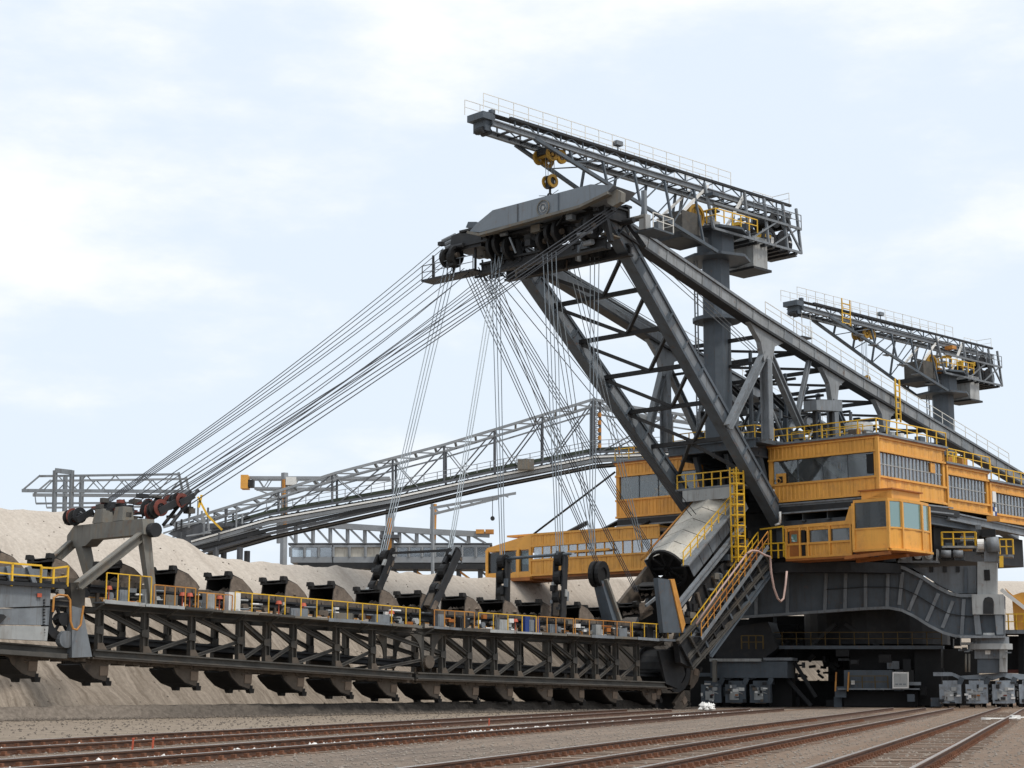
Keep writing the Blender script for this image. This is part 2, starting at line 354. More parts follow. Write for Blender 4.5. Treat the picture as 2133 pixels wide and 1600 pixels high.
        if kind == 'bank':
            c = mix(mr(mth('ADD', s_, mth('MULTIPLY', noise(P, 0.25, 3), 16.0)), 62.0, 76.0, 0.25, 1.0), (0.22, 0.185, 0.152), (0.075, 0.065, 0.056))  # ladder's shadow painted into the bank's soil colour, darker towards the machine
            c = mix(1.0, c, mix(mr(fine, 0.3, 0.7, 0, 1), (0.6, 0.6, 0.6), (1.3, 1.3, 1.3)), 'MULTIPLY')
        h = mth('ADD', r1, mth('MULTIPLY', fine, 0.6)); bs = 0.5; bd = 0.12
    lk(c, b.inputs['Base Color'])
    bp = ns.new('ShaderNodeBump'); bp.inputs['Strength'].default_value = bs; bp.inputs['Distance'].default_value = bd
    lk(h, bp.inputs['Height']); lk(bp.outputs[0], b.inputs['Normal']); MATS[name] = m
ground_mat('groundmat', 'ground'); ground_mat('sandmat', 'sand'); ground_mat('shaded_bankmat', 'bank')
def grid(fn, us, vs):
    m = MB(); nu, nv = len(us), len(vs); m.v = [fn(a, b) for a in us for b in vs]
    m.f = [(i * nv + j, (i + 1) * nv + j, (i + 1) * nv + j + 1, i * nv + j + 1) for i in range(nu - 1) for j in range(nv - 1)]; return m
def vnoise(seed):
    r = np.random.RandomState(seed); T = r.rand(64, 64)
    def f(x, y):
        xi, yi = math.floor(x), math.floor(y); fx, fy = x - xi, y - yi; fx = fx * fx * (3 - 2 * fx); fy = fy * fy * (3 - 2 * fy)
        g = lambda a, b: T[a % 64, b % 64]
        return (g(xi, yi) * (1 - fx) + g(xi + 1, yi) * fx) * (1 - fy) + (g(xi, yi + 1) * (1 - fx) + g(xi + 1, yi + 1) * fx) * fy - 0.5
    return f
vn1, vn2, vn3 = vnoise(1), vnoise(2), vnoise(3)
gm = MB()
gm.add([A(-2500, -300, 0), A(2500, -300, 0), A(2500, 4500, 0), A(-2500, 4500, 0)], [(0, 1, 2, 3)])
ground = gm.build('ground', 'groundmat'); tag(ground, kind='structure')
# embankment cut by the buckets
cs = []
for x_, y_ in ((-700, 1052), (0, 1060), (100, 1065), (200, 1073), (310, 1095), (345, 1110), (390, 1127), (430, 1155), (520, 1170), (700, 1180), (800, 1190), (1000, 1203), (1330, 1207)):
    d_ = ray(x_, y_); tn_ = math.tan(math.radians(36)); kk = np.linspace(40, 300, 26001)      # where that line of sight meets a 36 degree slope
    tt_ = np.dot(CAM - O, N) + kk * np.dot(d_, N); zz_ = CAM[2] + kk * d_[2]; i_ = int(np.argmin(np.abs(zz_ - (0.3 + tn_ * (-6.0 - tt_)))))
    cs.append(stz(CAM + d_ * kk[i_]))
cs = sorted(cs); cs = [(-140, cs[0][1], cs[0][2])] + cs + [(95, cs[-1][1], cs[-1][2])]
def crest(s):
    S = [c[0] for c in cs]; return float(np.interp(s, S, [c[1] for c in cs])), float(np.interp(s, S, [c[2] for c in cs]))
def bench(s, k):                       # profile parameter k: 0 toe .. 1 crest .. 2 back
    tc, zc = crest(s)
    if k <= 1:
        t0_ = -6.0 - min(5, max(0, (s + 2) * .35)); t = t0_ + (tc - t0_) * k; z = 0.3 + (zc - 0.3) * k
        if s < -26 and zc > 13.3:       # a second, paler heap on top of the bench
            kb = 0.8; z += 0.35 * math.exp(-((k - kb) / 0.06) ** 2)
        w = min(1, k * 8) * (0.35 + 0.65 * (1 - k))
        z += w * (0.3 * vn1(s * 1.7 + t * 0.05, t * 0.08) + 0.16 * vn2(s * 4.1, t * 0.12) + 0.5 * vn3(s * 0.16, t * 0.22))
        if k > 0.93: z += (k - 0.93) * 5 * vn2(s * 0.9, 3.3)
    else:
        k -= 1; t = tc - 70 * k; z = zc - 5 * k + 0.9 * vn3(s * 0.2, t * 0.2) * min(1, k * 12) + 0.35 * vn2(s * 0.9, 3.3) * max(0, 1 - k * 9)
    return W(s, t, z)
ss = list(np.arange(-95, -62, 1.2)) + list(np.arange(-62, 22, 0.3)) + list(np.arange(22, 88, 1.5))
ks = list(np.linspace(0, 1, 46)) + [1.008, 1.02, 1.05, 1.1, 1.2, 1.35, 1.6, 2.0]
emb = grid(bench, ss, ks).build('sand_embankment', 'sandmat', smooth=True); tag(emb, kind='structure')
def bankf(s, k):
    prof = [(2.0, -0.06), (1.15, 0.03), (0.75, 0.3), (0.45, 0.58), (0.2, 0.68), (-0.8, 0.66), (-3.0, 0.5), (-6.6, 0.3)]
    t, z = prof[k]; j = 1 if 0 < k < 5 else 0
    t = t + j * 0.35 * vn1(s * 0.8, 1.7) + j * 0.25 * vn2(s * 3.1, k); z = z + j * 0.14 * vn2(s * 2.3, k * 1.3)
    t += max(0, (s + 20)) * -0.04 + max(0, -30 - s) * 0.05
    return W(s, t, z)
bank = grid(bankf, list(np.arange(-80, 1.0, 0.25)), list(range(8))).build('shaded_bank', 'shaded_bankmat', smooth=False); tag(bank, kind='structure')
# far terraces of the pit
def hillf(x, k):
    prof = [(300, -1), (312, 8), (318, 15), (322, 20.5), (325, 21.6), (420, 22)]
    Y, z = prof[k]; return A(x, Y + 9 * vn1(x * 0.03, 2), z + (1.1 * vn2(x * 0.05, k) + 0.6 * vn3(x * 0.2, k) if k > 0 else 0))
hill = grid(hillf, list(np.arange(-20, 420, 3.0)), list(range(6))).build('hill', 'sandmat', smooth=True); tag(hill, kind='structure')

# ------------------------------------------------------------------ railway tracks
def rail_mesh(q, l0, l1, jog=0.0):
    """flat-bottom rail: foot, web and head extruded along the track"""
    prof = [(-.085, 0), (.085, 0), (.085, .018), (.018, .035), (.018, .125), (.042, .138), (.042, .175), (-.042, .175), (-.042, .138), (-.018, .125), (-.018, .035), (-.085, .018)]
    sc = 1.0; m = MB(); n = len(prof); ls = list(np.arange(l0, l1 + 1, 8.0)); vs = []; fs = []
    for l in ls:
        for a, b in prof: vs.append(Q(q + a * sc + 0.05 * vn1(l * 0.06, q), l, 0.012 + b * sc))
    for i in range(len(ls) - 1):
        for j in range(n): fs.append((i * n + j, i * n + (j + 1) % n, (i + 1) * n + (j + 1) % n, (i + 1) * n + j))
    return m.add(vs, fs)
def rail(parent, q, l0, l1, name='rail'):
    o = rail_mesh(q, l0, l1).build(name, 'railrust', parent)
    h = MB(); ls = list(np.arange(l0, l1 + 1, 8.0))
    for a, b in zip(ls[:-1], ls[1:]):
        p = Q(q + 0.05 * vn1(a * 0.06, q), a, 0.192); r = Q(q + 0.05 * vn1(b * 0.06, q), b, 0.192); h.beam(p, r, 0.09, 0.012)
    h.build('running_surface', 'railtop', o); return o
def track(qs, l0, l1, label, sl=None):
    T = thing('railway_track', Q(sum(qs) / len(qs), (l0 + l1) / 2, 0), label, 'track', 'railway tracks leading to the excavator')
    for q in qs: rail(T, q, l0, l1)
    if sl:
        me, _ = MB().box(A(0, 0, 0), E * (max(qs) - min(qs) + 1.1), D * 0.26, Z * 0.1).mesh('sleeper', 'sleeper', A(0, 0, 0))
        cl, _ = MB().box(A(0, 0, 0.03), E * 0.5, D * 0.22, Z * 0.05).box(A(0, 0, 0.08) + E * 0.16, E * 0.1, D * 0.1, Z * 0.08).box(A(0, 0, 0.08) - E * 0.16, E * 0.1, D * 0.1, Z * 0.08).mesh('base_plate', 'clipRust', A(0, 0, 0))
        l = sl[0]; i = 0; mid = (max(qs) + min(qs)) / 2
        while l < sl[1] and i < 230:
            inst('sleeper', me, T, Q(mid + random.uniform(-.06, .06), l, -0.03 + random.uniform(-.012, .008)))
            if l < sl[0] + 62:
                for q in qs: inst('base_plate', cl, T, Q(q, l, 0.0))
            l += 0.66; i += 1
    return T
track([-28.4, -25.3], 20, 118, 'rusty pair of rails closest to the sandy embankment', (30, 70))
track([-21.4, -19.0], 20, 128, 'rusty rail pair lined with white debris, next to the gravel strip', (26, 66))
track([-12.0, -9.7, -7.75], 18, 132, 'three-rail track with rust-red sleepers in front of the undercarriage', (26, 110))
track([-4.7, -2.85], 16, 140, 'track with shiny rails running out at the bottom right corner', (26, 120))
# loose stones and the white debris along the second track
def pebbles(name, m, spots, label, cat):
    b = MB()
    for P, r in spots:
        k = [random.uniform(.55, 1.25) for _ in range(6)]
        vs = [P + A(r * k[0], 0, 0), P + A(0, r * k[1], 0), P - A(r * k[2], 0, 0), P - A(0, r * k[3], 0), P + A(0, 0, r * k[4] * .8), P - A(0, 0, r * .4)]
        b.add(vs, [(0, 1, 4), (1, 2, 4), (2, 3, 4), (3, 0, 4), (1, 0, 5), (2, 1, 5), (3, 2, 5), (0, 3, 5)])
    return tag(b.build(name, m), label, cat, kind='stuff')
sp = []
while len(sp) < 14000:
    l = 30 + 95 * random.random() ** 1.7; q = random.uniform(-31, 4)
    if -12.4 < q < -7.4 and random.random() < .45: continue
    sp.append((Q(q, l, 0.01), random.choice((.02, .03, .04, .05))))
pebbles('gravel', 'stone', sp, 'loose grey ballast stones strewn between the rails', 'gravel')
sp = []
for _ in range(2600):                     # clods rolled down to the foot of the bank
    s = random.uniform(-72, -1); sp.append((W(s, 1.2 + abs(random.gauss(0, .9)) + max(0, -30 - s) * .05 - max(0, s + 20) * .04, .03), random.choice((.04, .06, .09, .13))))
for _ in range(1900): sp.append((Q(random.uniform(-48, -29.5), random.uniform(40, 110), .01), random.choice((.025, .035, .05, .07))))
for _ in range(1100):
    s = random.uniform(-66, 18); k = random.random() ** 1.3 * .97; sp.append((bench(s, k), random.choice((.03, .04, .06, .09))))
pebbles('soil_clods', 'clod', sp, 'dark soil clods scattered over the slope and along the foot of the bank', 'soil')
sp = [(Q(-20.2 + random.gauss(0, .2) * (1 + 1.2 * (vn2(l * .4, 9) > .1)) + .25 * vn1(l * .15, 5), l, .05), random.choice((.03, .04, .06, .08))) for l in np.random.uniform(24, 122, 1800) if vn3(l * .3, 2.2) + .5 * vn1(l * 1.7, 4) > -.02]
sp += [(Q(-26.8 + random.gauss(0, .3), l, .05), random.choice((.05, .08))) for l in np.random.uniform(40, 100, 300)]
pebbles('white_gravel', 'whitestone', sp, 'line of white limestone debris between two rusty rails', 'gravel')
for i, (x, y) in enumerate(((275, 1568), (317, 1567), (1018, 1516))):
    P = hit(x, y, A(0, 0, 0), Z); P[2] = 0
    st = MB().tube(P, P + A(0.02, 0, .34), .028, 7).tube(P + A(.02, 0, .34), P + A(.02, 0, .38), .036, 7).build('marker_stake', 'red')
    tag(st, ('orange marker stake beside the rails, first from the left edge', 'orange marker stake beside the rails, just right of the first', 'orange marker stake beside the rails under the middle of the ladder')[i], 'stake', 'marker stakes')
P = hit(1470, 1482, A(0, 0, 0), Z)
rg = MB()
for i in range(26):
    c = P + A(random.gauss(0, .28), random.gauss(0, .2), .12 + abs(random.gauss(0, .16))); r = random.uniform(.14, .3)
    rg.add([c + A(r, 0, 0), c + A(0, r, .05), c - A(r, 0, 0), c - A(0, r, 0), c + A(.03, 0, r), c - A(0, 0, r * .6)], [(0, 1, 4), (1, 2, 4), (2, 3, 4), (3, 0, 4), (1, 0, 5), (2, 1, 5), (3, 2, 5), (0, 3, 5)])
tag(rg.build('crumpled_sheet', 'white'), 'crumpled white plastic sheet lying by the foot of the ladder', 'sheet')
P = hit(2090, 1500, A(0, 0, 0), Z)
hs = MB().path([P + A(-1.1, -1.4, .1), P + A(-.5, -1.0, .09), P + A(.4, -.6, .1), P + A(.9, .6, .12), P + A(1.8, 1.2, .1)], .045, 6).rim(P + A(-1.3, -1.5, .1), Z, .24, .14, .1, 12).box(P + A(.7, .3, .14), A(.5, .2, 0), A(-.06, .2, 0), Z * .2)
tag(hs.build('white_hose', 'white'), 'white hose with a ring end lying across the rails at right', 'hose')

# ================================================================== BUCKET LADDER
LAD = thing('bucket_ladder', W(-27, 0, 0), 'long dark steel bucket ladder with yellow walkway railings, sweeping along the sand slope', 'bucket ladder')
LT = [(-66, 6.5), (-51.5, 6.11), (-27, 5.36), (0, 5.02), (3, 5.0)]
LB = [(-66, 4.05), (-52.5, 3.39), (-27, 2.26), (-2, 1.72), (3, 1.66)]
zt = lambda s: float(np.interp(s, [a for a, b in LT], [b for a, b in LT]))
zb = lambda s: float(np.interp(s, [a for a, b in LB], [b for a, b in LB]))
TN = 1.7
posts_px = [205, 300, 398, 498, 554, 610, 700, 775, 921, 976, 1029, 1078, 1142, 1195, 1239, 1282, 1325]
post_s = [stz(pt(x, 1340, TN))[0] for x in posts_px]
for side, t in (('n', TN), ('f', -TN)):
    for a, b in ((-64, -52.2), (-51.0, -27.2), (-26.8, -0.8)):
        ibeam(LAD, 'top_chord', 'truss', W(a, t, zt(a) - .16), W(b, t, zt(b) - .16), .36, .36, Z, .07, .07)
        ibeam(LAD, 'bottom_chord', 'truss', W(a, t, zb(a) + .12), W(b, t, zb(b) + .12), .42, .42, Z, .08, .08)
    prev = None
    for i, s in enumerate(post_s):
        s2 = s if side == 'n' else s + 0.9
        a, b = zb(s2) + .33, zt(s2) - .34; m_ = a + (b - a) * 0.48
        o = MB().ibeam(W(s2, t, a), W(s2, t, b), .34, .34, U, .05, .05).build('post', 'truss', LAD)
        MB().prism([W(s2 - .3, t + .175, m_ - .16), W(s2 - .3, t + .175, m_ + .18), W(s2 + .16, t + .175, m_ + .24), W(s2 + .16, t + .175, m_ - .24)], N * .04).build('gusset_plate', 'truss', o)
        fo = MB().prism([W(s2 - .18, t + .15, a), W(s2 - .18, t + .15, a + .35), W(s2 + .18, t + .15, a + .35), W(s2 + .42, t + .15, a)], N * .05).build('foot_plate', 'brownsteel', o)
        if prev is not None and not (prev < -29 and s > -24):
            p2 = prev if side == 'n' else prev + .9
            ibeam(LAD, 'brace', 'truss', W(p2 + .1, t, zt(p2) - .36), W(s2 - .15, t, m_ + .12), .22, .24, Z, .05, .05)
            ibeam(LAD, 'brace', 'truss', W(p2 + .25, t, zb(p2) + .34), W(s2 - .15, t, m_ - .1), .16, .18, Z, .04, .04)
        prev = s
    # joint of the two ladder halves: curved gussets
    for sg in (-1, 1):
        pts = [W(-25.9 + sg * .35, t, zt(-26) - .36)]
        for k in range(9):
            a = k / 8 * math.pi / 2
            pts.append(W(-25.9 + sg * (1.9 - 1.35 * math.sin(a)), t, zt(-26) - .36 - 1.5 * (1 - math.cos(a))))
        pts.append(W(-25.9 + sg * .3, t, zb(-26) + .33))
        MB().prism(pts, N * .14).build('joint_gusset', 'truss', LAD)
    MB().disc(W(-25.9, t + .1, zb(-26) + 1.0), N, .42, .5, 14).build('joint_pin', 'brownsteel', LAD)
for i, s in enumerate(np.arange(-62, 0, 3.05)):
    beam(LAD, 'cross_member', 'truss', W(s, -TN + .2, zt(s) - .25), W(s, TN - .2, zt(s) - .25), .2, .25)
    beam(LAD, 'cross_member', 'truss', W(s + .4, -TN + .2, zb(s) + .2), W(s + .4, TN - .2, zb(s) + .2), .2, .25)
# inner guide beams carrying the chain
for a, b in ((-64, -51.3), (-51.1, -27.1), (-26.9, 0)):
    ibeam(LAD, 'guide_beam', 'dark', W(a, .6, zb(a) + .95), W(b, .6, zb(b) + .9), .5, .4, Z)
    ibeam(LAD, 'guide_beam', 'dark', W(a, -.6, zb(a) + .95), W(b, -.6, zb(b) + .9), .5, .4, Z)
    ibeam(LAD, 'chain_rail', 'dark', W(a, 1.15, zt(a) + .78), W(b, 1.15, zt(b) + .78), .45, .42, Z)
    ibeam(LAD, 'chain_rail', 'dark', W(a, -1.15, zt(a) + .78), W(b, -1.15, zt(b) + .78), .45, .42, Z)
    beam(LAD, 'wear_plate', 'brownsteel', W(a, 1.5, zb(a) - .14), W(b, 1.5, zb(b) - .14), .7, .08)
    beam(LAD, 'wear_plate', 'brownsteel', W(a, -1.5, zb(a) - .14), W(b, -1.5, zb(b) - .14), .7, .08)
for s in np.arange(-63, -.5, 1.55):   # stools under the chain rail, rollers beside them
    MB().beam(W(s, 1.3, zt(s)), W(s, 1.3, zt(s) + .58), .16, .16, U).build('roller_stool', random.choice(['midgrey', 'truss', 'truss', 'brownsteel', 'portal']), LAD)
    MB().disc(W(s + .55, 1.62, zt(s) + .42), N, .2, .3, 10).build('roller', random.choice(['paleGrey', 'mudsteel', 'midgrey', 'dark']), LAD)
# equipment standing along the walkway
for s, h, w_, m_ in ((-49.5, .75, .5, 'midgrey'), (-47.9, .9, .4, 'paleGrey'), (-46.3, .7, .8, 'portal'), (-43.6, 1.0, .6, 'paleGrey'), (-41.9, 1.15, .85, 'white'), (-37.0, .55, 1.3, 'midgrey'), (-33.5, .5, 1.5, 'portal'), (-30.2, .6, 1.2, 'midgrey'), (-25.0, .9, .6, 'midgrey'), (-22.9, .8, .7, 'dark'), (-19.0, .8, .9, 'paleGrey'), (-16.2, .9, .5, 'midgrey'), (-13.9, .7, .8, 'midgrey'), (-9.0, .85, .6, 'paleGrey'), (-6.2, .7, .9, 'midgrey'), (-3.0, .9, .7, 'dark')):
    MB().box(W(s, 1.95, zt(s) + .04 + h / 2), U * w_, N * .4, Z * h).box(W(s, 2.16, zt(s) + .04 + h / 2), U * w_ * .7, N * .03, Z * h * .7).build('switch_box', m_, LAD)
for s in (-50.3, -45.4, -44.9, -42.8, -38.4, -36.5, -29.2, -17.6):
    MB().tube(W(s, 1.9, zt(s) + .75), W(s, 1.9, zt(s) + .95), .2, 10, .13).tube(W(s, 1.9, zt(s) + .04), W(s, 1.9, zt(s) + .75), .04, 6).build('warning_lamp', 'red', LAD)
s = -16.6
MB().box(W(s, 1.95, zt(s) + .6), U * .5, N * .35, Z * 1.1).box(W(s + 1.1, 1.95, zt(s) + .55), U * .35, N * .3, Z * .95).build('tool_crate', 'blue', LAD)
for k in range(130):                   # cables, grease lines and small fittings along the deck
    s = random.uniform(-50.5, -.8); h = random.uniform(.06, .3); c = W(s, random.uniform(1.45, 1.95), zt(s) + random.uniform(.1, 1.0)); m_ = random.choice(['dark', 'midgrey', 'paleGrey', 'white', 'brownsteel', 'truss', 'portal', 'orangedark'])
    (MB().box(c, U * random.uniform(.1, .7), N * .2, Z * h) if random.random() < .6 else MB().tube(c, c + U * random.uniform(.4, 1.6), .06, 6)).build(random.choice(['fitting', 'grease_line', 'cable_duct']), m_, LAD)
for a, b in zip(post_s[:-1], post_s[1:]):      # lower side sheets between the posts
    if b - a < 5: MB().prism([W(a + .3, -.95, zb(a) + .32), W(b - .3, -.95, zb(b) + .32), W(b - .3, -.95, zb(b) + .32 + .5), W(a + .3, -.95, zb(a) + .32 + .5)], N * .05).build('side_sheet', random.choice(['truss', 'brownsteel', 'truss']), LAD)
# walkway, near side
for a, b in ((-51.2, -27.4), (-26.4, -0.2)):
    n = int((b - a) / 2.4)
    for i in range(n):
        p, q = a + (b - a) * i / n, a + (b - a) * (i + 1) / n - .05
        MB().hexa([W(p, 1.9, zt(p) - .04), W(q, 1.9, zt(q) - .04), W(q, 2.85, zt(q) - .04), W(p, 2.85, zt(p) - .04)], [W(p, 1.9, zt(p) + .03), W(q, 1.9, zt(q) + .03), W(q, 2.85, zt(q) + .03), W(p, 2.85, zt(p) + .03)]).build('deck_plate', random.choice(['midgrey', 'truss', 'portal']), LAD)
    for i in range(n):
        p, q = a + (b - a) * i / n, a + (b - a) * (i + 1) / n - .06; h_ = random.choice((.12, .16, .2)); beam(LAD, 'kick_plate', random.choice(['paleGrey', 'midgrey', 'truss', 'portal']), W(p, 2.87, zt(p) + .02 + random.uniform(-.02, .02)), W(q, 2.87, zt(q) + .02 + random.uniform(-.02, .02)), .03, h_)
    for s in np.arange(a, b, 2.4): beam(LAD, 'deck_bracket', 'truss', W(s, 1.88, zt(s) - .45), W(s, 2.8, zt(s) - .09), .08, .1)
def wrail(a, b, m, h=1.1): railing(LAD, [W(s, 2.8, zt(s) + .05) for s in np.linspace(a, b, 5)], h, 1.15, m, .055, mid=False)
wrail(-51.1, -48.2, 'yellow', 1.5); wrail(-48.0, -45.2, 'rustyellow'); wrail(-45.0, -42.6, 'rustyellow', .9); wrail(-42.4, -27.6, 'yellow')
wrail(-26.3, -22.6, 'rustyellow'); wrail(-22.2, -16.5, 'yellow'); wrail(-16.3, -12.6, 'rustyellow'); wrail(-12.4, -6.2, 'rustyellow'); wrail(-6.0, -.3, 'yellow')
for a, b in ((-50, -28), (-26, -1)): railing(LAD, [W(s, -2.6, zt(s) + .05) for s in np.linspace(a, b, 4)], 1.1, 1.3, 'rustyellow', .08, sub=False)
# ---- buckets and chain
def bucket_meshes():
    w, hh, dp = 1.08, 1.0, 1.75; b = MB(); th = .07
    L3 = lambda s, t, z: U * s + N * t + Z * z
    b.hexa([L3(0, -w, 0), L3(dp, -w, 0), L3(dp, w, 0), L3(0, w, 0)], [L3(0, -w, th), L3(dp, -w, th), L3(dp, w, th), L3(0, w, th)])
    pr = [(dp, .05), (dp * .86, .32), (dp * .5, .78), (.14, hh)]
    for (a, c), (d, e) in zip(pr[:-1], pr[1:]):
        b.hexa([L3(a, -w, c), L3(d, -w, e), L3(d, w, e), L3(a, w, c)], [L3(a + .07, -w, c + .05), L3(d + .07, -w, e + .05), L3(d + .07, w, e + .05), L3(a + .07, w, c + .05)])
    # cutting lip: lower in the middle, raised teeth at both corners
    b.prism([L3(-.05, -w - .1, .78), L3(-.05, w + .1, .78), L3(-.05, w + .1, hh - .02), L3(-.05, w * .74, hh - .02), L3(-.05, w * .7, hh - .1), L3(-.05, 0, hh - .16), L3(-.05, -w * .7, hh - .1), L3(-.05, -w * .74, hh - .02), L3(-.05, -w - .1, hh - .02)], U * .16)
    for k in (1, -1): b.prism([L3(0, k * (w - .012), 0), L3(dp, k * (w - .012), 0), L3(dp * .86, k * (w - .012), .32), L3(dp * .5, k * (w - .012), .78), L3(.1, k * (w - .012), hh)], N * -k * .03)  # dark inner skins give the mouth its shade by colour
    body = b.mesh('scoop', 'bucket', A(0, 0, 0))[0]
    sp_ = lambda m_: MB().prism([L3(0, 0, 0), L3(dp, 0, 0), L3(dp * .88, 0, .34), L3(dp * .52, 0, .8), L3(.1, 0, hh)], N * .06).mesh('side_plate', m_, A(0, 0, 0))[0]
    side = (sp_('mudsteel'), sp_('brownsteel')); patch = MB().box(L3(.32, .05, .42), U * .52, N * .05, Z * .5).mesh('wear_patch', 'mudpatch', A(0, 0, 0))[0]
    tooth = MB().hexa([L3(-.2, -.2, 0), L3(.2, -.2, 0), L3(.2, .2, 0), L3(-.2, .2, 0)], [L3(-.2, -.17, .26), L3(.08, -.17, .26), L3(.08, .17, .26), L3(-.2, .17, .26)]).mesh('tooth', 'bucket', A(0, 0, 0))[0]
    foot = MB().box(L3(.7, 1.05, -.12), U * 1.5, N * .26, Z * .24).box(L3(.7, -1.05, -.12), U * 1.5, N * .26, Z * .24).mesh('chain_shoe', 'brownsteel', A(0, 0, 0))[0]
    return body, side, tooth, foot, w, hh, patch
BM = bucket_meshes()
CAKE = []
for q in range(3):                         # earth stuck in the bottom of a bucket
    m = MB(); rs = random.Random(q)
    for k in range(16):
        c = U * rs.uniform(.15, 1.3) + N * rs.uniform(-1.1, 1.1) + Z * rs.uniform(.08, .22); r = rs.uniform(.14, .34)
        m.add([c + U * r, c + N * r, c - U * r, c - N * r, c + Z * r * .7, c - Z * r * .4], [(0, 1, 4), (1, 2, 4), (2, 3, 4), (3, 0, 4), (1, 0, 5), (2, 1, 5), (3, 2, 5), (0, 3, 5)])
    me = m.mesh('caked_soil', 'mudsteel', A(0, 0, 0))[0]; CAKE.append(me)
def bucket(s, zbase, flip, slope, scale=1.0):
    body, side, tooth, foot, w, hh, patch = BM
    x = nrm(U * math.cos(slope) + Z * math.sin(slope)); z = np.cross(x, -N) if np.dot(np.cross(x, -N), Z) > 0 else np.cross(-N, x)
    if flip: x, z = -x, -z
    slope += random.uniform(-.035, .035); P = W(s + random.uniform(-.12, .12), 0, zbase + random.uniform(-.03, .03))
    x = nrm(U * math.cos(slope) + Z * math.sin(slope)) * (-1 if flip else 1); z = np.cross(N, x)
    R = np.outer(x, U) + np.outer(N, N) + np.outer(z, Z)
    o = inst('bucket', body, LAD, P, R)
    def kid(nm, me, off=A(0, 0, 0)):
        c = bpy.data.objects.new(nm, me); COL.objects.link(c); c.parent = o; c.location = off; WLOC[c.name] = P
    for k in (w, -w - .06): kid('side_plate', side[1 if flip else 0], N * k)
    if flip: kid('wear_patch', patch, N * (w + .04))
    kid('chain_shoe', foot)
    if random.random() < .75: kid('caked_soil', CAKE[random.randrange(3)], A(0, 0, 0))
    for k in (-1, 1): kid('tooth', tooth, N * k * (w - .12) + Z * (hh - .04))
    return o
top_px = [(-15, 1155), (103, 1160), (238, 1165), (355, 1178), (470, 1192), (580, 1203), (680, 1217), (775, 1230), (860, 1236), (952, 1245), (1030, 1258), (1112, 1260), (1190, 1265), (1247, 1268)]
zch = lambda s: zt(s) + 1.28
for p in top_px:
    s = stz(pt(*p, 0))[0]; bucket(s - .5, zch(s), False, -.02)
bot_px = [30, 175, 365, 478, 590, 688, 784, 873, 958, 1030, 1110, 1180, 1250, 1330]
zlo = lambda s: zb(s) - .32
for x in bot_px:
    s = stz(pt(x, 1440, 0))[0]; bucket(s + .7, zlo(s), True, -.025)
lk_m = MB()
L3 = lambda s, t, z: U * s + N * t + Z * z
lk_m.box(L3(0, 0, 0), U * .8, N * .14, Z * .26).tube(L3(-.4, -.12, 0), L3(-.4, .12, 0), .17, 8).tube(L3(.4, -.12, 0), L3(.4, .12, 0), .17, 8)
lk_me = lk_m.mesh('chain_link', 'brownsteel', A(0, 0, 0))[0]
for s in np.arange(-63, -1, .975):
    inst('chain_link', lk_me, LAD, W(s, 1.15, zt(s) + 1.12)); 
    inst('chain_link', lk_me, LAD, W(s, 1.15, zb(s) - .2))
far = MB()
for s in np.arange(-63, -1, .975):
    far.box(W(s, -1.15, zt(s) + 1.12), U * .85, N * .14, Z * .24).box(W(s, -1.15, zb(s) - .2), U * .85, N * .14, Z * .24)
far.build('chain_strand', 'brownsteel', LAD)
for s, z, sl_ in ((-2.9, 6.75, .35), (.2, 8.3, .7)): bucket(s, z, False, sl_)
# ---- right-hand drum end
MB().disc(W(1.2, 0, 3.0), N, 1.5, 2.3, 18).rim(W(1.2, 1.3, 3.0), N, 1.75, 1.2, .2, 18).rim(W(1.2, -1.3, 3.0), N, 1.75, 1.2, .2, 18).build('lower_drum', 'dark', LAD)
MB().prism([W(-1.8, 1.75, 4.3), W(.9, 1.75, 4.5), W(1.5, 1.75, 2.6), W(.6, 1.75, 1.5), W(-.9, 1.75, 1.9)], N * .2).build('drum_guard', 'dark', LAD)
for s, z, sc in ((-.4, 1.75, 0), (2.4, 1.2, .7), (3.6, 3.2, 1.35), (4.6, 5.9, 1.1)): bucket(s, z, True, sc)
# ---- hoisting portal
PT = []
s0 = -48.0; tn, tf = 2.0, -4.3
zp = 10.35
MB().prism([W(s0 - .45, tn + .3, zp - .45), W(s0 - .45, tn + .1, zp + .42), W(s0 - .45, tf - .1, zp + .42), W(s0 - .45, tf - .75, zp - .1), W(s0 - .45, tf - .75, zp - .8), W(s0 - .45, tf + 1.1, zp - .8), W(s0 - .45, tf + 1.7, zp - .45)], U * .8).build('portal_beam', 'portal', LAD)
MB().hexa([W(s0 + .1, tn + .1, zt(s0) + .05), W(s0 + .5, tn + .1, zt(s0) + .05), W(s0 + .5, tn + .45, zt(s0) + .05), W(s0 + .1, tn + .45, zt(s0) + .05)], [W(s0 - .45, tn - .35, zp - .45), W(s0 + .15, tn - .35, zp - .45), W(s0 + .15, tn + .15, zp - .45), W(s0 - .45, tn + .15, zp - .45)]).build('portal_leg', 'portal', LAD)
MB().hexa([W(s0 + .1, tf + 1.3, zt(s0) + .05), W(s0 + .5, tf + 1.3, zt(s0) + .05), W(s0 + .5, tf + 1.7, zt(s0) + .05), W(s0 + .1, tf + 1.7, zt(s0) + .05)], [W(s0 - .45, tf + .1, zp - .8), W(s0 + .2, tf + .1, zp - .8), W(s0 + .2, tf + .75, zp - .8), W(s0 - .45, tf + .75, zp - .8)]).build('portal_leg', 'portal', LAD)
ibeam(LAD, 'portal_strut', 'portal', W(s0 - .3, tn - .1, zp - .5), W(-52.6, 2.4, 6.9), .42, .46, Z, .08, .12)
ibeam(LAD, 'portal_strut', 'portal', W(s0 - .4, tf - .3, zp - .6), W(-51.6, -4.6, 7.0), .42, .5, Z, .08, .12)
MB().disc(W(s0 + .1, tn + .45, zp - .2), N, .4, .4, 16).build('portal_pivot', 'dark', LAD)
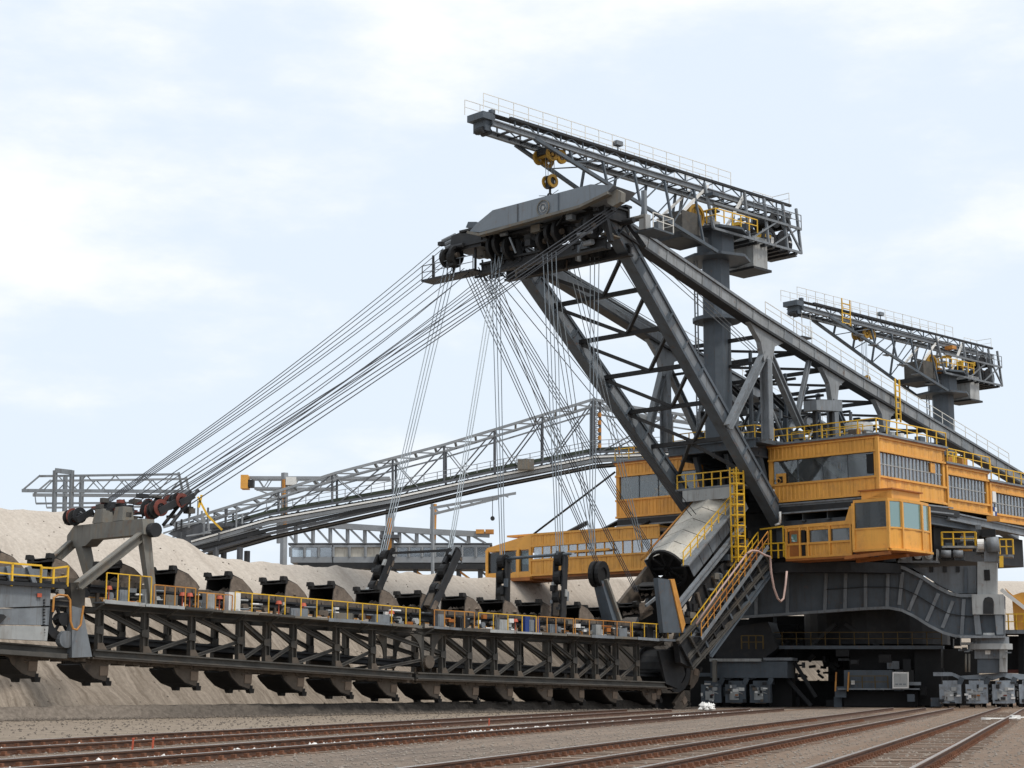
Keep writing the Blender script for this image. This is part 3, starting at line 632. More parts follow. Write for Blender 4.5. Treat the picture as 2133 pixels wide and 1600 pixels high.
for t in (-2.2, -.3): MB().hexa([W(s0 - .4, t - .5, zp + .45), W(s0 + .4, t - .5, zp + .45), W(s0 + .4, t + .5, zp + .45), W(s0 - .4, t + .5, zp + .45)], [W(s0 - .3, t - .35, zp + 1.25), W(s0 + .3, t - .35, zp + 1.25), W(s0 + .3, t + .35, zp + 1.25), W(s0 - .3, t + .35, zp + 1.25)]).build('sheave_bracket', 'portal', LAD)
def sheave_block(base, n, r, tilt=(1, 0, .55)):
    d = nrm(U * tilt[0] + N * tilt[1] + Z * tilt[2])
    for i in range(n):
        c = base + N * (i - n / 2) * .3 + U * random.uniform(-.15, .15) + Z * random.uniform(-.12, .12)
        o = MB().rim(c, N, r, r * .55, .06, 16).build('rope_sheave', 'redsheave' if i % 3 == 1 else 'dark', LAD)
        MB().disc(c, N, r * .32, .24, 10).build('hub', 'dark', o)
    for k in (-.17, .16): MB().box(base + d * .2 + N * n * k, d * r * 2.6, N * .08, np.cross(d, N) * r * .8).build('sheave_cheek', 'dark', LAD)
sheave_block(W(s0 + .9, tn - .5, zp + 1.05), 5, .48); sheave_block(W(s0 + 2.0, tn - .2, zp + 1.55), 5, .42)
sheave_block(W(s0 - .6, tf + .3, zp + .85), 4, .46); sheave_block(W(s0 + .5, tf + 1.8, zp + 1.35), 4, .46)
sheave_block(W(s0 + 1.4, .6, zp + 1.3), 4, .42)
for k in range(40):
    c = W(s0 + random.uniform(-.4, 3.2), random.uniform(tf + .5, tn), zp + random.uniform(.6, 1.9))
    MB().box(c, U * random.uniform(.15, .8), N * random.uniform(.1, .6), Z * random.uniform(.06, .3)).build('bracket', random.choice(['dark', 'midgrey', 'truss', 'redsheave']), LAD)
MB().tube(W(s0 + 1.3, tn + .35, zp + .2), W(s0 + 3.3, tn + .1, zp + 2.3), .1, 10).tube(W(s0 + 1.3, tn - .35, zp + .2), W(s0 + 3.3, tn - .6, zp + 2.3), .1, 10).build('rope_guide', 'dark', LAD)
# ---- outer (left) ladder section
Sx = lambda x, y, t=2.3: pt(x, y, t)
def plate(pix, t, ext, name, m, parent=LAD): return MB().prism([pt(x, y, t) for x, y in pix], N * ext).build(name, m, parent)
plate([(-60, 1212), (106, 1224), (104, 1262), (-60, 1268)], 2.35, -.5, 'housing_panel', 'midgrey')
plate([(-60, 1270), (104, 1265), (101, 1302), (-60, 1300)], 2.3, -.5, 'housing_panel', 'midgrey')
plate([(-60, 1302), (101, 1305), (98, 1335), (-60, 1328)], 2.42, -.5, 'housing_panel', 'paleGrey')
plate([(-60, 1275), (8, 1280), (14, 1285), (2, 1298), (-60, 1300)], 2.55, -.3, 'housing_panel', 'dark')
plate([(-60, 1205), (140, 1218), (140, 1226), (-60, 1213)], 2.6, -2.5, 'deck_plate', 'dark')
plate([(-80, 1347), (140, 1362), (140, 1372), (-80, 1356)], 2.2, -3.6, 'floor_beam', 'truss')
plate([(150, 1262), (172, 1268), (192, 1368), (150, 1370)], 2.2, -.5, 'pivot_plate', 'midgrey')
plate([(147, 1215), (178, 1218), (176, 1270), (150, 1262)], 1.9, -.6, 'pivot_plate', 'truss')
c = pt(128, 1290, 1.6); MB().rim(c, N, 1.15, .7, .4, 20).disc(c, N, .35, .6, 12).build('end_sheave', 'dark', LAD)
for a in range(6):
    e = U * math.cos(a * 1.047) + Z * math.sin(a * 1.047); beam(LAD, 'spoke', 'dark', c + e * .25, c + e * .9, .12, .12, N)
c2 = pt(135, 1332, 1.9); MB().disc(c2, N, .45, .4, 14).build('guide_roller', 'midgrey', LAD)
MB().box(pt(82, 1240, 2.42), U * .26, N * .06, Z * .2).build('warning_sign', 'red', LAD)
for i, (y0, y1) in enumerate(((1250, 1252), (1270, 1272), (1290, 1292), (1312, 1314))):
    for k in range(3): MB().disc(pt(92, y0 + k * 6, 2.38), N, .05, .08, 6).build('bolt', 'dark', LAD)
hp = [pt(x, y, 2.65) for x, y in [(110, 1275), (112, 1245), (122, 1239), (140, 1241), (146, 1250), (147, 1295), (152, 1310), (160, 1312), (168, 1302), (172, 1275), (174, 1262)]]
MB().path(hp, .06, 6).build('hose_loop', 'rustyellow', LAD)
railing(LAD, [pt(x, y, 2.5) for x, y in [(-40, 1215), (24, 1221), (84, 1225)]], 1.15, 1.7, 'yellow', .095)
railing(LAD, [pt(x, y, 2.5) for x, y in [(84, 1225), (110, 1226), (140, 1222)]], 1.05, .9, 'yellow', .095)
for x0, x1 in ((15, 26), (58, 74)): beam(LAD, 'stay', 'midgrey', pt(x0, 1180, 1.4), pt(x1, 1224, 1.4), .22, .25)
beam(LAD, 'guide_rail', 'midgrey', pt(-40, 1187, 1.2), pt(95, 1196, 1.2), .3, .45)
# ---- hoisting blocks standing on the ladder
def hoist_block(base, top, nm='hoist_block'):
    m = MB(); d = nrm(top - base); y = nrm(np.cross(d, N)); L_ = np.linalg.norm(top - base)
    m.beam(base - N * .42, top - N * .42 - d * .6, .12, .5, y).beam(base + N * .42, top + N * .42 - d * .3, .12, .5, y)
    o = m.build(nm, 'dark', LAD)
    for k in range(16):
        c = lerp(base, top, random.uniform(.05, 1.0)) + N * random.uniform(-.55, .55) + y * random.uniform(-.45, .45)
        MB().box(c, d * random.uniform(.15, .7), N * random.uniform(.08, .3), y * random.uniform(.08, .35)).build('block_fitting', random.choice(['dark', 'black', 'brownsteel', 'mudsteel', 'midgrey', 'grey', 'paleGrey']), o)
    for k in (.32, .62, .9):
        c = lerp(base, top, k); MB().rim(c, N, .5, .26, .5, 14).disc(c, N, .16, .9, 8).build('sheave', 'black', o)
    MB().beam(base + d * .2, base + d * L_ * .42, .5, .62, y).build('block_base', 'brownsteel', o)
    MB().beam(lerp(base, top, .5) + y * .42, lerp(base, top, .8) + y * .42, .5, .12, y).build('side_plate', 'midgrey', o)
    return o
hoist_block(W(-25.8, -3.8, 7.0), W(-24.2, -3.6, 10.6)); hoist_block(W(-25.8, 1.7, 6.5), W(-23.4, 1.9, 10.6))
beam(LAD, 'spreader_bar', 'dark', W(-24.4, -3.7, 10.5), W(-24.0, 1.9, 10.45), .13, .16)
hoist_block(W(-13.5, -3.0, 7.0), W(-13.4, -3.0, 10.9)); hoist_block(W(-13.6, 2.3, 6.3), W(-13.4, 2.4, 10.9))
tube(LAD, 'spreader_bar', 'grey', W(-13.4, -2.9, 10.7), W(-13.4, 3.3, 10.75), .11)
b0 = W(-6.6, 1.4, 6.4); t0 = W(-7.6, 1.2, 9.7)
MB().hexa([b0 - U * .5 - N * .5, b0 + U * .5 - N * .5, b0 + U * .5 + N * .5, b0 - U * .5 + N * .5], [t0 - U * .4 - N * .4 - Z * .5, t0 + U * .4 - N * .4 - Z * .5, t0 + U * .4 + N * .4 - Z * .5, t0 - U * .4 + N * .4 - Z * .5]).build('sheave_post', 'grey', LAD)
MB().beam(b0 + N * .62 + U * .2, t0 + N * .5 - Z * .4, .3, .2, U).build('sheave_post', 'portal', LAD)
for k in (-.3, .1): MB().rim(t0 + U * k * .6 + N * k, N + U * .2, .95, .5, .3, 18).disc(t0 + U * k * .6 + N * k, N + U * .2, .9, .08, 16).build('rope_sheave', 'black', LAD)

# ================================================================== EXCAVATOR SUPERSTRUCTURE
EXC = thing('bucket_chain_excavator', W(18, 0, 12), 'towering grey excavator superstructure with orange machine houses, leaning mast and rope head', 'excavator')
# ---- machine houses -------------------------------------------------
def panel(parent, p, q, z0, z1, out, m='orange', ribs=0.34, name='wall_panel', th=.06):
    """one cladding sheet from p to q (ground line), with standing ribs"""
    a, b = A(p[0], p[1], z0), A(q[0], q[1], z0); up = Z * (z1 - z0); x = b - a; L_ = np.linalg.norm(x); x = x / L_
    m_ = MB().hexa([a, b, b - out * th, a - out * th], [a + up, b + up, b + up - out * th, a + up - out * th])
    n = max(1, int(L_ / ribs))
    for i in range(n):
        c = a + x * (i + .5) * L_ / n; w = x * L_ / n * .22; w2 = w * .5; o_ = out * .035
        m_.hexa([c - w, c + w, c + w2 + o_, c - w2 + o_], [c - w + up, c + w + up, c + w2 + o_ + up, c - w2 + o_ + up])
    return m_.build(name, m, parent)
def wall(parent, p, q, z0, z1, out, n, m='orange', trim=True, ribs=.34):
    for i in range(n):
        panel(parent, lerp(p, q, i / n + .0015), lerp(p, q, (i + 1) / n - .0015), z0, z1, out, m, ribs)
    if trim:
        for z, h in ((z0 + .03, .16), (z1 - .03, .16)):
            MB().beam(A(p[0], p[1], z) + out * .05, A(q[0], q[1], z) + out * .05, .16, h).build('trim', m, parent)
def windows(parent, p, q, z0, z1, out, n, gl='glass', frame='orange', mid=False, inset=.12):
    for i in range(n):
        a, b = lerp(p, q, i / n), lerp(p, q, (i + 1) / n); a = A(a[0], a[1], z0) - out * inset; b = A(b[0], b[1], z0) - out * inset
        x = nrm(b - a); up = Z * (z1 - z0)
        MB().hexa([a + x * .03, b - x * .03, b - x * .03 - out * .02, a + x * .03 - out * .02], [a + x * .03 + up, b - x * .03 + up, b - x * .03 - out * .02 + up, a + x * .03 - out * .02 + up]).build('window_pane', gl, parent)
        if i: MB().beam(a + out * .02, a + out * .02 + up, .05 if frame == 'grey' else .07, .05 if frame == 'grey' else .1, out).build('mullion', frame, parent)
    if mid: MB().beam(A(p[0], p[1], (z0 + z1) / 2) - out * (inset - .03), A(q[0], q[1], (z0 + z1) / 2) - out * (inset - .03), .06, .07).build('transom', frame, parent)
def house(name, s0, s1, t0, t1, z0, z1, zw0, zw1, nf, nr, near=True, front=True):
    """hollow clad house: floor, roof, posts, cladding bands, glazing band, things inside"""
    C = [W(s0, t0, 0), W(s0, t1, 0), W(s1, t1, 0), W(s1, t0, 0)]
    fl = MB(); cc = W((s0 + s1) / 2, (t0 + t1) / 2, z0 + .1); H = MB().box(cc, U * (s1 - s0 - .3), N * (t1 - t0 - .3), Z * .2).build(name, 'dark', EXC)
    MB().box(W((s0 + s1) / 2, (t0 + t1) / 2, z1 + .1), U * (s1 - s0 + .5), N * (t1 - t0 + .5), Z * .16).build('roof', 'midgrey', H)
    MB().box(W((s0 + s1) / 2, (t0 + t1) / 2, z1 - .04), U * (s1 - s0 + .3), N * (t1 - t0 + .3), Z * .12).build('eaves', 'orangedark', H)
    for (s, t) in ((s0 + .18, t0 + .18), (s0 + .18, t1 - .18), (s1 - .18, t1 - .18), (s1 - .18, t0 + .18)): MB().beam(W(s, t, z0 + .2), W(s, t, z1 - .1), .36, .36, U).build('corner_post', 'orange', H)
    if front:
        wall(H, C[0], C[1], z0, zw0, -U, nf); wall(H, C[0], C[1], zw1, z1 - .1, -U, nf)
        windows(H, W(s0, t0 + .4, 0), W(s0, t1 - .45, 0), zw0, zw1, -U, 4, 'glass', 'grey')
    MB().beam(W(s0 - .06, t1 + .04, z0), W(s0 - .06, t1 + .04, z1 - .1), .22, .22, U).build('corner_trim', 'orange', H)
    tt = t1 if near else t0; oo = N if near else -N
    wall(H, W(s0, tt, 0), W(s1, tt, 0), z0, zw0, oo, nr, ribs=.9); wall(H, W(s0, tt, 0), W(s1, tt, 0), zw1, z1 - .1, oo, nr, ribs=.9)
    windows(H, W(s0 + .45, tt, 0), W(s1 - .4, tt, 0), zw0, zw1, oo, max(2, int((s1 - s0) / .62)), 'glasspale', 'paleGrey', True)
    # back and inner walls, and machinery seen through the glazing
    MB().box(W(s1 - .1, (t0 + t1) / 2, (z0 + z1) / 2), U * .12, N * (t1 - t0 - .5), Z * (z1 - z0 - .4)).build('inner_wall', 'grey', H)
    ti = t0 if near else t1
    MB().box(W((s0 + s1) / 2, ti + (.1 if near else -.1), (z0 + z1) / 2), U * (s1 - s0 - .5), N * .12, Z * (z1 - z0 - .4)).build('inner_wall', 'grey', H)
    return H
H1 = house('machine_house', 11.4, 22.0, 3.3, 13.25, 16.2, 20.75, 17.6, 19.55, 9, 8)
for (s, t, z, a, b, c_) in ((15.5, 6.0, 17.2, 2.4, 1.8, 1.6), (14.5, 9.6, 17.0, 1.6, 2.6, 1.3), (18, 8, 17.3, 2, 2, 1.9), (19.5, 11, 17.0, 2, 1.6, 1.3)):
    MB().box(W(s, t, z), U * a, N * b, Z * c_).tube(W(s - a / 2 - .1, t, z + .4), W(s + a / 2 + .1, t, z + .4), c_ * .45, 12).build('winch', 'midgrey', H1)
MB().beam(W(13.2, 11.0, 16.6), W(13.2, 6.2, 20.2), .4, .45).beam(W(13.0, 3.8, 19.6), W(13.0, 6.6, 16.6), .3, .35).build('inner_brace', 'paleGrey', H1)
railing(H1, [W(12.2, 6.5, 16.5), W(12.2, 12.8, 16.5)], 1.2, 1.6, 'yellow', .09, sub=False)
MB().rim(W(11.3, 4.3, 17.9), U, .3, .18, .1, 4).box(W(11.34, 4.5, 18.0), U * .08, N * .9, Z * .95).build('fan_box', 'orange', H1)
MB().box(W(11.28, 4.45, 17.98), U * .06, N * .45, Z * .5).build('fan_opening', 'black', H1)
MB().box(W(11.46, 12.55, 18.6), U * .1, N * .6, Z * 1.5).build('doorway', 'black', H1)
MB().box(W(20.0, 13.22, 19.0), U * .75, N * .1, Z * .8).build('shutter', 'orange', H1)
H2 = house('machine_house', 22.3, 29.6, 4.0, 13.2, 15.9, 19.55, 16.75, 18.75, 8, 6, front=False)
H3 = house('machine_house', 29.8, 44.0, 4.0, 13.2, 15.5, 18.75, 16.1, 17.95, 8, 9, front=False)
MB().box(W(30.3, 13.32, 17.5), U * .65, N * .06, Z * .9).build('notice_panel', 'white', H3)
for i, c_ in enumerate(('blue', 'white', 'white', 'blue')): MB().box(W(30.12 + (i % 2) * .36, 13.32, 16.45 - (i // 2) * .4), U * .32, N * .05, Z * .34).build('notice_panel', c_, H3)
HF = house('machine_house', 11.4, 24.0, -12.4, -3.4, 16.0, 20.75, 17.5, 19.55, 8, 6, near=False)
MB().beam(W(12.6, -9.6, 17.5), W(12.6, -7.4, 19.6), .12, .12).beam(W(12.4, -9.0, 18.4), W(12.4, -6.8, 17.5), .12, .12).build('inner_brace', 'orange', HF)
# underframes of the houses
for (t0, t1) in ((3.2, 13.3), (-12.4, -3.4)):
    MB().box(W(17.8, (t0 + t1) / 2, 15.55), U * 12.6, N * (t1 - t0), Z * .5).build('underframe', 'dark', EXC)
    ibeam(EXC, 'floor_girder', 'midgrey', W(11.6, t0, 15.65), W(11.6, t1, 15.65), .5, .85, Z)
    for t in np.linspace(t0 + .5, t1 - .5, 5): ibeam(EXC, 'floor_girder', 'grey', W(12, t, 15.0), W(28, t, 14.8), .4, .8, Z)
ibeam(EXC, 'floor_girder', 'midgrey', W(11.5, 13.15, 15.55), W(23.0, 13.15, 15.75), .4, .6, Z); ibeam(EXC, 'floor_girder', 'midgrey', W(22.5, 13.05, 15.35), W(46, 13.05, 14.6), .4, .7, Z)
MB().box(W(14, 6.6, 13.9), U * 3.5, N * 6.6, Z * 1.7).build('duct_box', 'grey', EXC)
for a, b in (((1611, 1020), (1611, 1062)), ((1625, 1066), (1625, 1090))): tube(EXC, 'downpipe', 'white', ps(*a, 11.0), ps(*b, 11.0), .1)
tube(EXC, 'downpipe', 'white', ps(1625, 1090, 11.0), ps(1615, 1094, 11.0), .1)
# ---- main deck
MB().box(W(15.5, 0, 20.95), U * 13.5, N * 8.5, Z * .35).build('main_deck', 'grey', EXC)
MB().box(W(26, 0, 20.6), U * 22, N * 12, Z * .3).build('main_deck', 'grey', EXC)
ibeam(EXC, 'deck_girder', 'grey', W(8.6, -4.6, 20.75), W(8.6, 4.0, 20.75), .5, .8, Z)
for t in (-3.2, 0, 3.0): ibeam(EXC, 'deck_girder', 'grey', W(8.6, t, 20.3), W(22, t, 20.3), .4, .9, Z)
for s, t in ((9.6, -2.6), (9.6, .5), (10.5, 2.9)):
    beam(EXC, 'deck_post', 'grey', W(s + 2, t, 15.2), W(s, t, 20.3), .4, .4)
MB().box(W(15.2, 0, 17.9), U * .4, N * 7.0, Z * 5.4).build('void_backing', 'dark', EXC)  # dark sheets added to stand for the dark void under the deck
MB().box(W(14.5, 1.2, 14.0), U * 1.2, N * 4.6, Z * 3.4).build('void_backing', 'dark', EXC)
for k in range(16):
    c = W(random.uniform(11.5, 14.5), random.uniform(-2.6, 2.6), random.uniform(15.5, 19.5))
    MB().box(c, U * random.uniform(.3, 1.4), N * random.uniform(.3, 1.6), Z * random.uniform(.2, .9)).build('machine_unit', random.choice(['dark', 'dark', 'grey', 'black']), EXC)
railing(EXC, [W(9, -4.4, 21.1), W(8.8, 3.8, 21.1), W(11.2, 4.0, 21.1)], 1.1, 1.5, 'yellow', .075, sub=False)
railing(EXC, [W(11.3, 3.6, 20.95), W(11.25, 13.3, 20.95), W(22.2, 13.35, 20.95)], 1.1, 1.5, 'yellow', .08)
railing(EXC, [W(13.5, 4.2, 20.95), W(13.5, 10.8, 20.95)], 1.1, 1.5, 'yellow', .07, sub=False)
railing(EXC, [W(22.4, 13.3, 19.75), W(29.8, 13.3, 19.7), W(30, 13.3, 18.95), W(44, 13.3, 18.9)], 1.1, 1.4, 'yellow', .08)
railing(EXC, [W(24, 9.5, 19.75), W(29.4, 9.5, 19.75)], 1.1, 1.1, 'yellow', .09, sub=False)
railing(EXC, [W(11.3, -12.4, 20.95), W(11.3, -4.8, 20.95)], 1.0, 1.5, 'yellow', .07, sub=False)
# equipment on the roofs
MB().tube(W(19.0, 7.2, 20.9), W(19.0, 7.2, 23.1), 1.15, 22).build('water_tank', 'paleGrey', EXC, True)
for k in (.75, 1.5): MB().rim(W(19.0, 7.2, 20.9 + k), Z, 1.19, 1.1, .06, 22).build('tank_band', 'midgrey', EXC)
MB().hexa([W(11, 7.0, 23.2), W(15.2, 6.8, 23.6), W(15.2, 8.0, 23.6), W(11, 8.2, 23.2)], [W(11, 7.0, 24.0), W(15.2, 6.8, 24.5), W(15.2, 8.0, 24.5), W(11, 8.2, 24.0)]).build('cable_box', 'midgrey', EXC)
MB().beam(W(12, 7.4, 20.9), W(12, 7.4, 23.3), .3, .3, U).beam(W(14.5, 7.4, 20.9), W(14.5, 7.4, 23.6), .3, .3, U).build('box_support', 'dark', EXC)
for k in range(58):
    s = random.uniform(12, 42); z = 20.9 if s < 22 else (19.75 if s < 29.6 else 18.95); h = random.uniform(.25, 1.0)
    c = W(s, random.uniform(5, 12.4), z + h / 2); m = MB()
    r = random.random()
    if r < .4: m.box(c, U * random.uniform(.3, 1.1), N * random.uniform(.3, .9), Z * h)
    elif r < .75: m.tube(c - U * .6, c + U * .6, random.uniform(.12, .3), 9)
    else: m.tube(c - Z * h / 2, c + Z * h / 2, random.uniform(.1, .3), 9)
    m.build(random.choice(['roof_pipe', 'motor', 'cabinet']), random.choice(['midgrey', 'paleGrey', 'rustyellow', 'dark', 'yellow', 'white', 'grey', 'brownsteel']), EXC)
MB().tube(W(10.2, 1.2, 21.1), W(10.2, 1.2, 22.0), .5, 12).build('tank', 'white', EXC, True)
MB().tube(W(10.2, 1.2, 22.02), W(10.2, 1.2, 22.4), .3, 12).build('tank_cap', 'dark', EXC, True)
MB().disc(W(8.0, 1.8, 22.6), Z, .28, .35, 10).build('marker_lamp', 'blue', EXC)
MB().box(W(7, -6, 23.0), U * 1.1, N * 1.5, Z * 1.2).build('air_unit', 'paleGrey', EXC)
# ---- mast: two leaning legs tied by cross braces
def leg(tb, tt, dz=0):
    b = W(12.3, tb, 14.6); t = W(-11.2, tt, 35.2)
    d = nrm(t - b); f = nrm(np.cross(N, d)); f = f if f[2] > 0 else -f
    o = MB(); o.beam(b, t, .7, .9, f); o.build('leg_web', 'midgrey', EXC)
    for k in (-1, 1): MB().beam(b + f * k * .56, t + f * k * .56, .95, .24, f).build('leg_flange', 'grey', EXC)  # same steel paint; flange shade and lit web are put into the colours
    for k in np.linspace(.08, .95, 11):
        c = lerp(b, t, k); MB().box(c + N * .38, N * .42, f * 1.0, d * .05).build('stiffener', 'grey', EXC)
    for k in (.2, .36, .52, .68, .84): MB().box(lerp(b, t, k) + N * .365, d * 1.1, f * .8, N * .03).build('splice_plate', 'grey', EXC)
    return b, t, d, f
L1 = leg(3.7, 5.0); L2 = leg(-3.7, -5.0)
lev = [.30, .42, .54, .66, .78, .9]
for i, k in enumerate(lev):
    p, q = lerp(L1[0], L1[1], k), lerp(L2[0], L2[1], k)
    beam(EXC, 'cross_tie', 'dark', p, q, .3, .32)
    mm = lerp(p, q, .45)
    if i < len(lev) - 1:
        k2 = lev[i + 1]; a, b = lerp(L1[0], L1[1], k2), lerp(L2[0], L2[1], k2)
        beam(EXC, 'mast_brace', 'dark', mm, lerp(a, L1[0], .0), .24, .26); beam(EXC, 'mast_brace', 'dark', mm, b, .24, .26)
beam(EXC, 'mast_brace', 'dark', lerp(lerp(L1[0], L1[1], .3), lerp(L2[0], L2[1], .3), .5), lerp(L1[0], L1[1], .16), .24, .26)
beam(EXC, 'mast_brace', 'dark', lerp(lerp(L1[0], L1[1], .3), lerp(L2[0], L2[1], .3), .5), lerp(L2[0], L2[1], .16), .24, .26)
# ---- backstay booms
def boom(t, full=True):
    K = [W(-10.2, t, 34.6), W(7.6, t, 30.35), W(22, t, 27.4), W(37, t, 24.55), W(52, t, 21.7), W(72, t, 17.9)]
    for i, (a, b) in enumerate(zip(K[:-1], K[1:])):
        h = 1.1
        d = nrm(b - a); f = nrm(np.cross(N, d)); f = f if f[2] > 0 else -f
        MB().beam(a, b, .7, h - .3, f).build('boom_web', 'boomgrey' if t > 0 else 'midgrey', EXC)
        L_ = np.linalg.norm(b - a)
        if t > 0:
            for q in np.arange(1.2, L_ - .8, 2.3): MB().box(a + d * q + N * .38, d * .07, f * (h - .34), N * .09).build('stiffener', 'boomgrey', EXC)
            for q in np.arange(4.1, L_ - 1, 6.9): MB().box(a + d * q + N * .36, d * 1.3, f * .8, N * .03).build('splice_plate', 'midgrey', EXC)
        MB().beam(a + f * h / 2, b + f * h / 2, .95, .2, f).build('boom_flange', 'midgrey', EXC)
        MB().beam(a - f * h / 2, b - f * h / 2, .95, .2, f).build('boom_flange', 'dark', EXC)  # underside shade put into the lower flange's colour
    zl = lambda s: float(np.interp(s, [-10.2, 7.6, 22, 37, 52], [34.6, 30.35, 27.4, 24.55, 21.7]))
    railing(EXC, [W(s, t + .3, zl(s) + .75) for s in (8.5, 22, 37, 50)], 1.05, 2.2, 'railwhite', .05, sub=False)
    # posts and arched gussets beneath
    def gp(s, w=.75):
        MB().prism([W(s - w * 2.6, t - .2, zl(s - w * 2.6) - .6), W(s - w, t - .2, zl(s) - 1.5), W(s - w * .55, t - .2, zl(s) - 3.0), W(s + w * .55, t - .2, zl(s) - 3.0), W(s + w, t - .2, zl(s) - 1.6), W(s + w * 2.4, t - .2, zl(s + w * 2.4) - .6)], N * .45).build('boom_gusset', 'boomgrey' if t > 0 else 'midgrey', EXC)
        ibeam(EXC, 'boom_post', 'midgrey', W(s, t, 20.9), W(s, t, zl(s) - 2.8), .6, .8, N, .12, .1)
    gp(8.8, 1.0); gp(18.6); gp(27.0)
    ibeam(EXC, 'boom_strut', 'midgrey', W(8.6, t, 27.8), W(3.4 if t > 0 else 6, t, 21.3), .5, .6, Z, .1, .1)
    ibeam(EXC, 'boom_strut', 'midgrey', W(9.3, t, 27.8), W(13.6, t, 22.5), .5, .6, Z, .1, .1)
    ibeam(EXC, 'boom_strut', 'midgrey', W(15.2, t, 28.2), W(13.2, t, 23.4), .3, .4, Z, .08, .08)
    ibeam(EXC, 'boom_strut', 'grey', W(19.4, t, 24.5), W(22.2, t, 21), .4, .5, Z, .1, .1)
    ibeam(EXC, 'boom_strut', 'grey', W(27.6, t, 23.4), W(31, t, 19.5), .4, .5, Z, .1, .1)
boom(5.0); boom(-5.0)
for s in np.arange(9.5, 46, 4.2):      # cross lattice between the booms
    z = float(np.interp(s, [7.6, 22, 37, 52], [30.35, 27.4, 24.55, 21.7]))
    beam(EXC, 'boom_tie', 'dark', W(s, -4.6, z - .5), W(s, 4.6, z - .5), .25, .3); beam(EXC, 'boom_tie', 'dark', W(s, -4.6, z - .5), W(s + 4.2, 4.6, z - 1.3), .18, .2)
    beam(EXC, 'boom_tie', 'dark', W(s, -4.6, z - 2.6), W(s, 4.6, z - 2.6), .18, .2)
for p, q in ((W(12, -1, 26.5), W(24, -1, 21.5)), (W(12, 1, 27.2), W(24, 1, 22.2)), (W(11, -3, 24), W(22, -3, 26.2))): ibeam(EXC, 'stair_stringer', 'dark', p, q, .4, .5, Z)
for k in range(30):
    c = W(random.uniform(10.5, 30), random.uniform(-4.5, 4), random.uniform(21.2, 24.5))
    MB().box(c, U * random.uniform(.2, 1.8), N * random.uniform(.2, 1.2), Z * random.uniform(.15, 1.0)).build('winch_unit', random.choice(['grey', 'dark', 'midgrey', 'grey']), EXC)
c = W(13.4, 2, 25.6); MB().rim(c, N, .8, .7, .08, 18).build('cable_ring', 'dark', EXC)
for i, s in enumerate(np.arange(10.2, 34, 1.7)):     # lattice of the winch frame under the booms
    z = float(np.interp(s, [7.6, 22, 37], [30.35, 27.4, 24.55])) - 1.4; t = (2.6, -2.4, .2)[i % 3]; zl_ = 20.9 if s < 22 else 19.8
    beam(EXC, 'winch_frame_post', random.choice(['grey', 'dark', 'midgrey']), W(s, t, zl_), W(s, t, z), .2, .24, U)
    beam(EXC, 'winch_frame_brace', random.choice(['dark', 'grey']), W(s, t, zl_ + random.uniform(0, 2)), W(s + random.choice((-2.6, 2.6)), t + random.uniform(-2, 2), z - random.uniform(0, 1.5)), .15, .18)
    beam(EXC, 'winch_frame_brace', random.choice(['dark', 'midgrey']), W(s - 1.2, random.uniform(-3, 3), zl_ + random.uniform(1, 4)), W(s + 2.2, random.uniform(-3, 3), zl_ + random.uniform(1, 4)), .14, .2)
    tube(EXC, 'frame_pipe', random.choice(['midgrey', 'paleGrey', 'dark']), W(s, 3.4, zl_ + random.uniform(.3, 3)), W(s + 1.9, 3.4, zl_ + random.uniform(.3, 3)), random.uniform(.05, .16))
for k in (0, .7): beam(EXC, 'ladder_rail', 'yellow', W(27.6 + k, 5.9, 24.4), W(27.6 + k, 5.9, 28.2), .12, .12, U)
for z in np.arange(24.6, 28.1, .5): beam(EXC, 'ladder_rung', 'yellow', W(27.6, 5.9, z), W(28.3, 5.9, z), .08, .08)
# ---- mast head
def fx(x, y, s): return ps(x, y, s)
fp = [(978, 482), (991, 467), (1026, 438), (1230, 384), (1278, 386), (1262, 403), (1209, 427), (1077, 463), (999, 484)]
MB().prism([fx(x, y, -14.0) for x, y in fp], U * 2.6).build('head_fairing', 'bluegrey', EXC)
for a, b in (((1078, 425), (1078, 462)), ((1163, 402), (1163, 440))): beam(EXC, 'fairing_seam', 'grey', fx(*a, -14.03), fx(*b, -14.03), .08, .05, U)
for a, b in (((975, 484), (1000, 489)), ((1000, 489), (1078, 467)), ((1078, 467), (1208, 431)), ((1208, 431), (1268, 402))): MB().beam(fx(*a, -14.0) + U * .1, fx(*b, -14.0) + U * .1, .5, .2, Z).build('fairing_ledge', 'portal', EXC)
c = fx(1131, 433, -14.08); MB().rim(c, U, .6, .53, .06, 24).build('round_emblem', 'portal', EXC); MB().rim(c, U, .34, .3, .05, 18).disc(c, U, .14, .04, 10).build('round_emblem', 'paleGrey', EXC)
H0 = -10.6
zh = 35.0
for s in (-12.4, -9.6):                                   # cross girders of the head
    ibeam(EXC, 'head_girder', 'dark', W(s, -8.2, zh + .35), W(s, 5.8, zh + .35), .7, 1.3, Z, .16, .16)
    ibeam(EXC, 'head_girder', 'dark', W(s + .4, -6.5, zh - 2.2), W(s + .4, 5.6, zh - 2.2), .6, .9, Z, .16, .16)
for t in np.linspace(-8, 5.6, 9):
    ibeam(EXC, 'head_rib', 'dark', W(-12.4, t, zh + .1), W(-9.6, t, zh + .1), .4, 1.1, Z); 
    if t > -6: beam(EXC, 'head_hanger', 'dark', W(-12.0, t, zh - .4), W(-12.0, t + .4, zh - 2.2), .3, .35, U); beam(EXC, 'head_hanger', 'dark', W(-9.4, t, zh - .4), W(-9.2, t + 1.2, zh - 2.2), .25, .3, U)
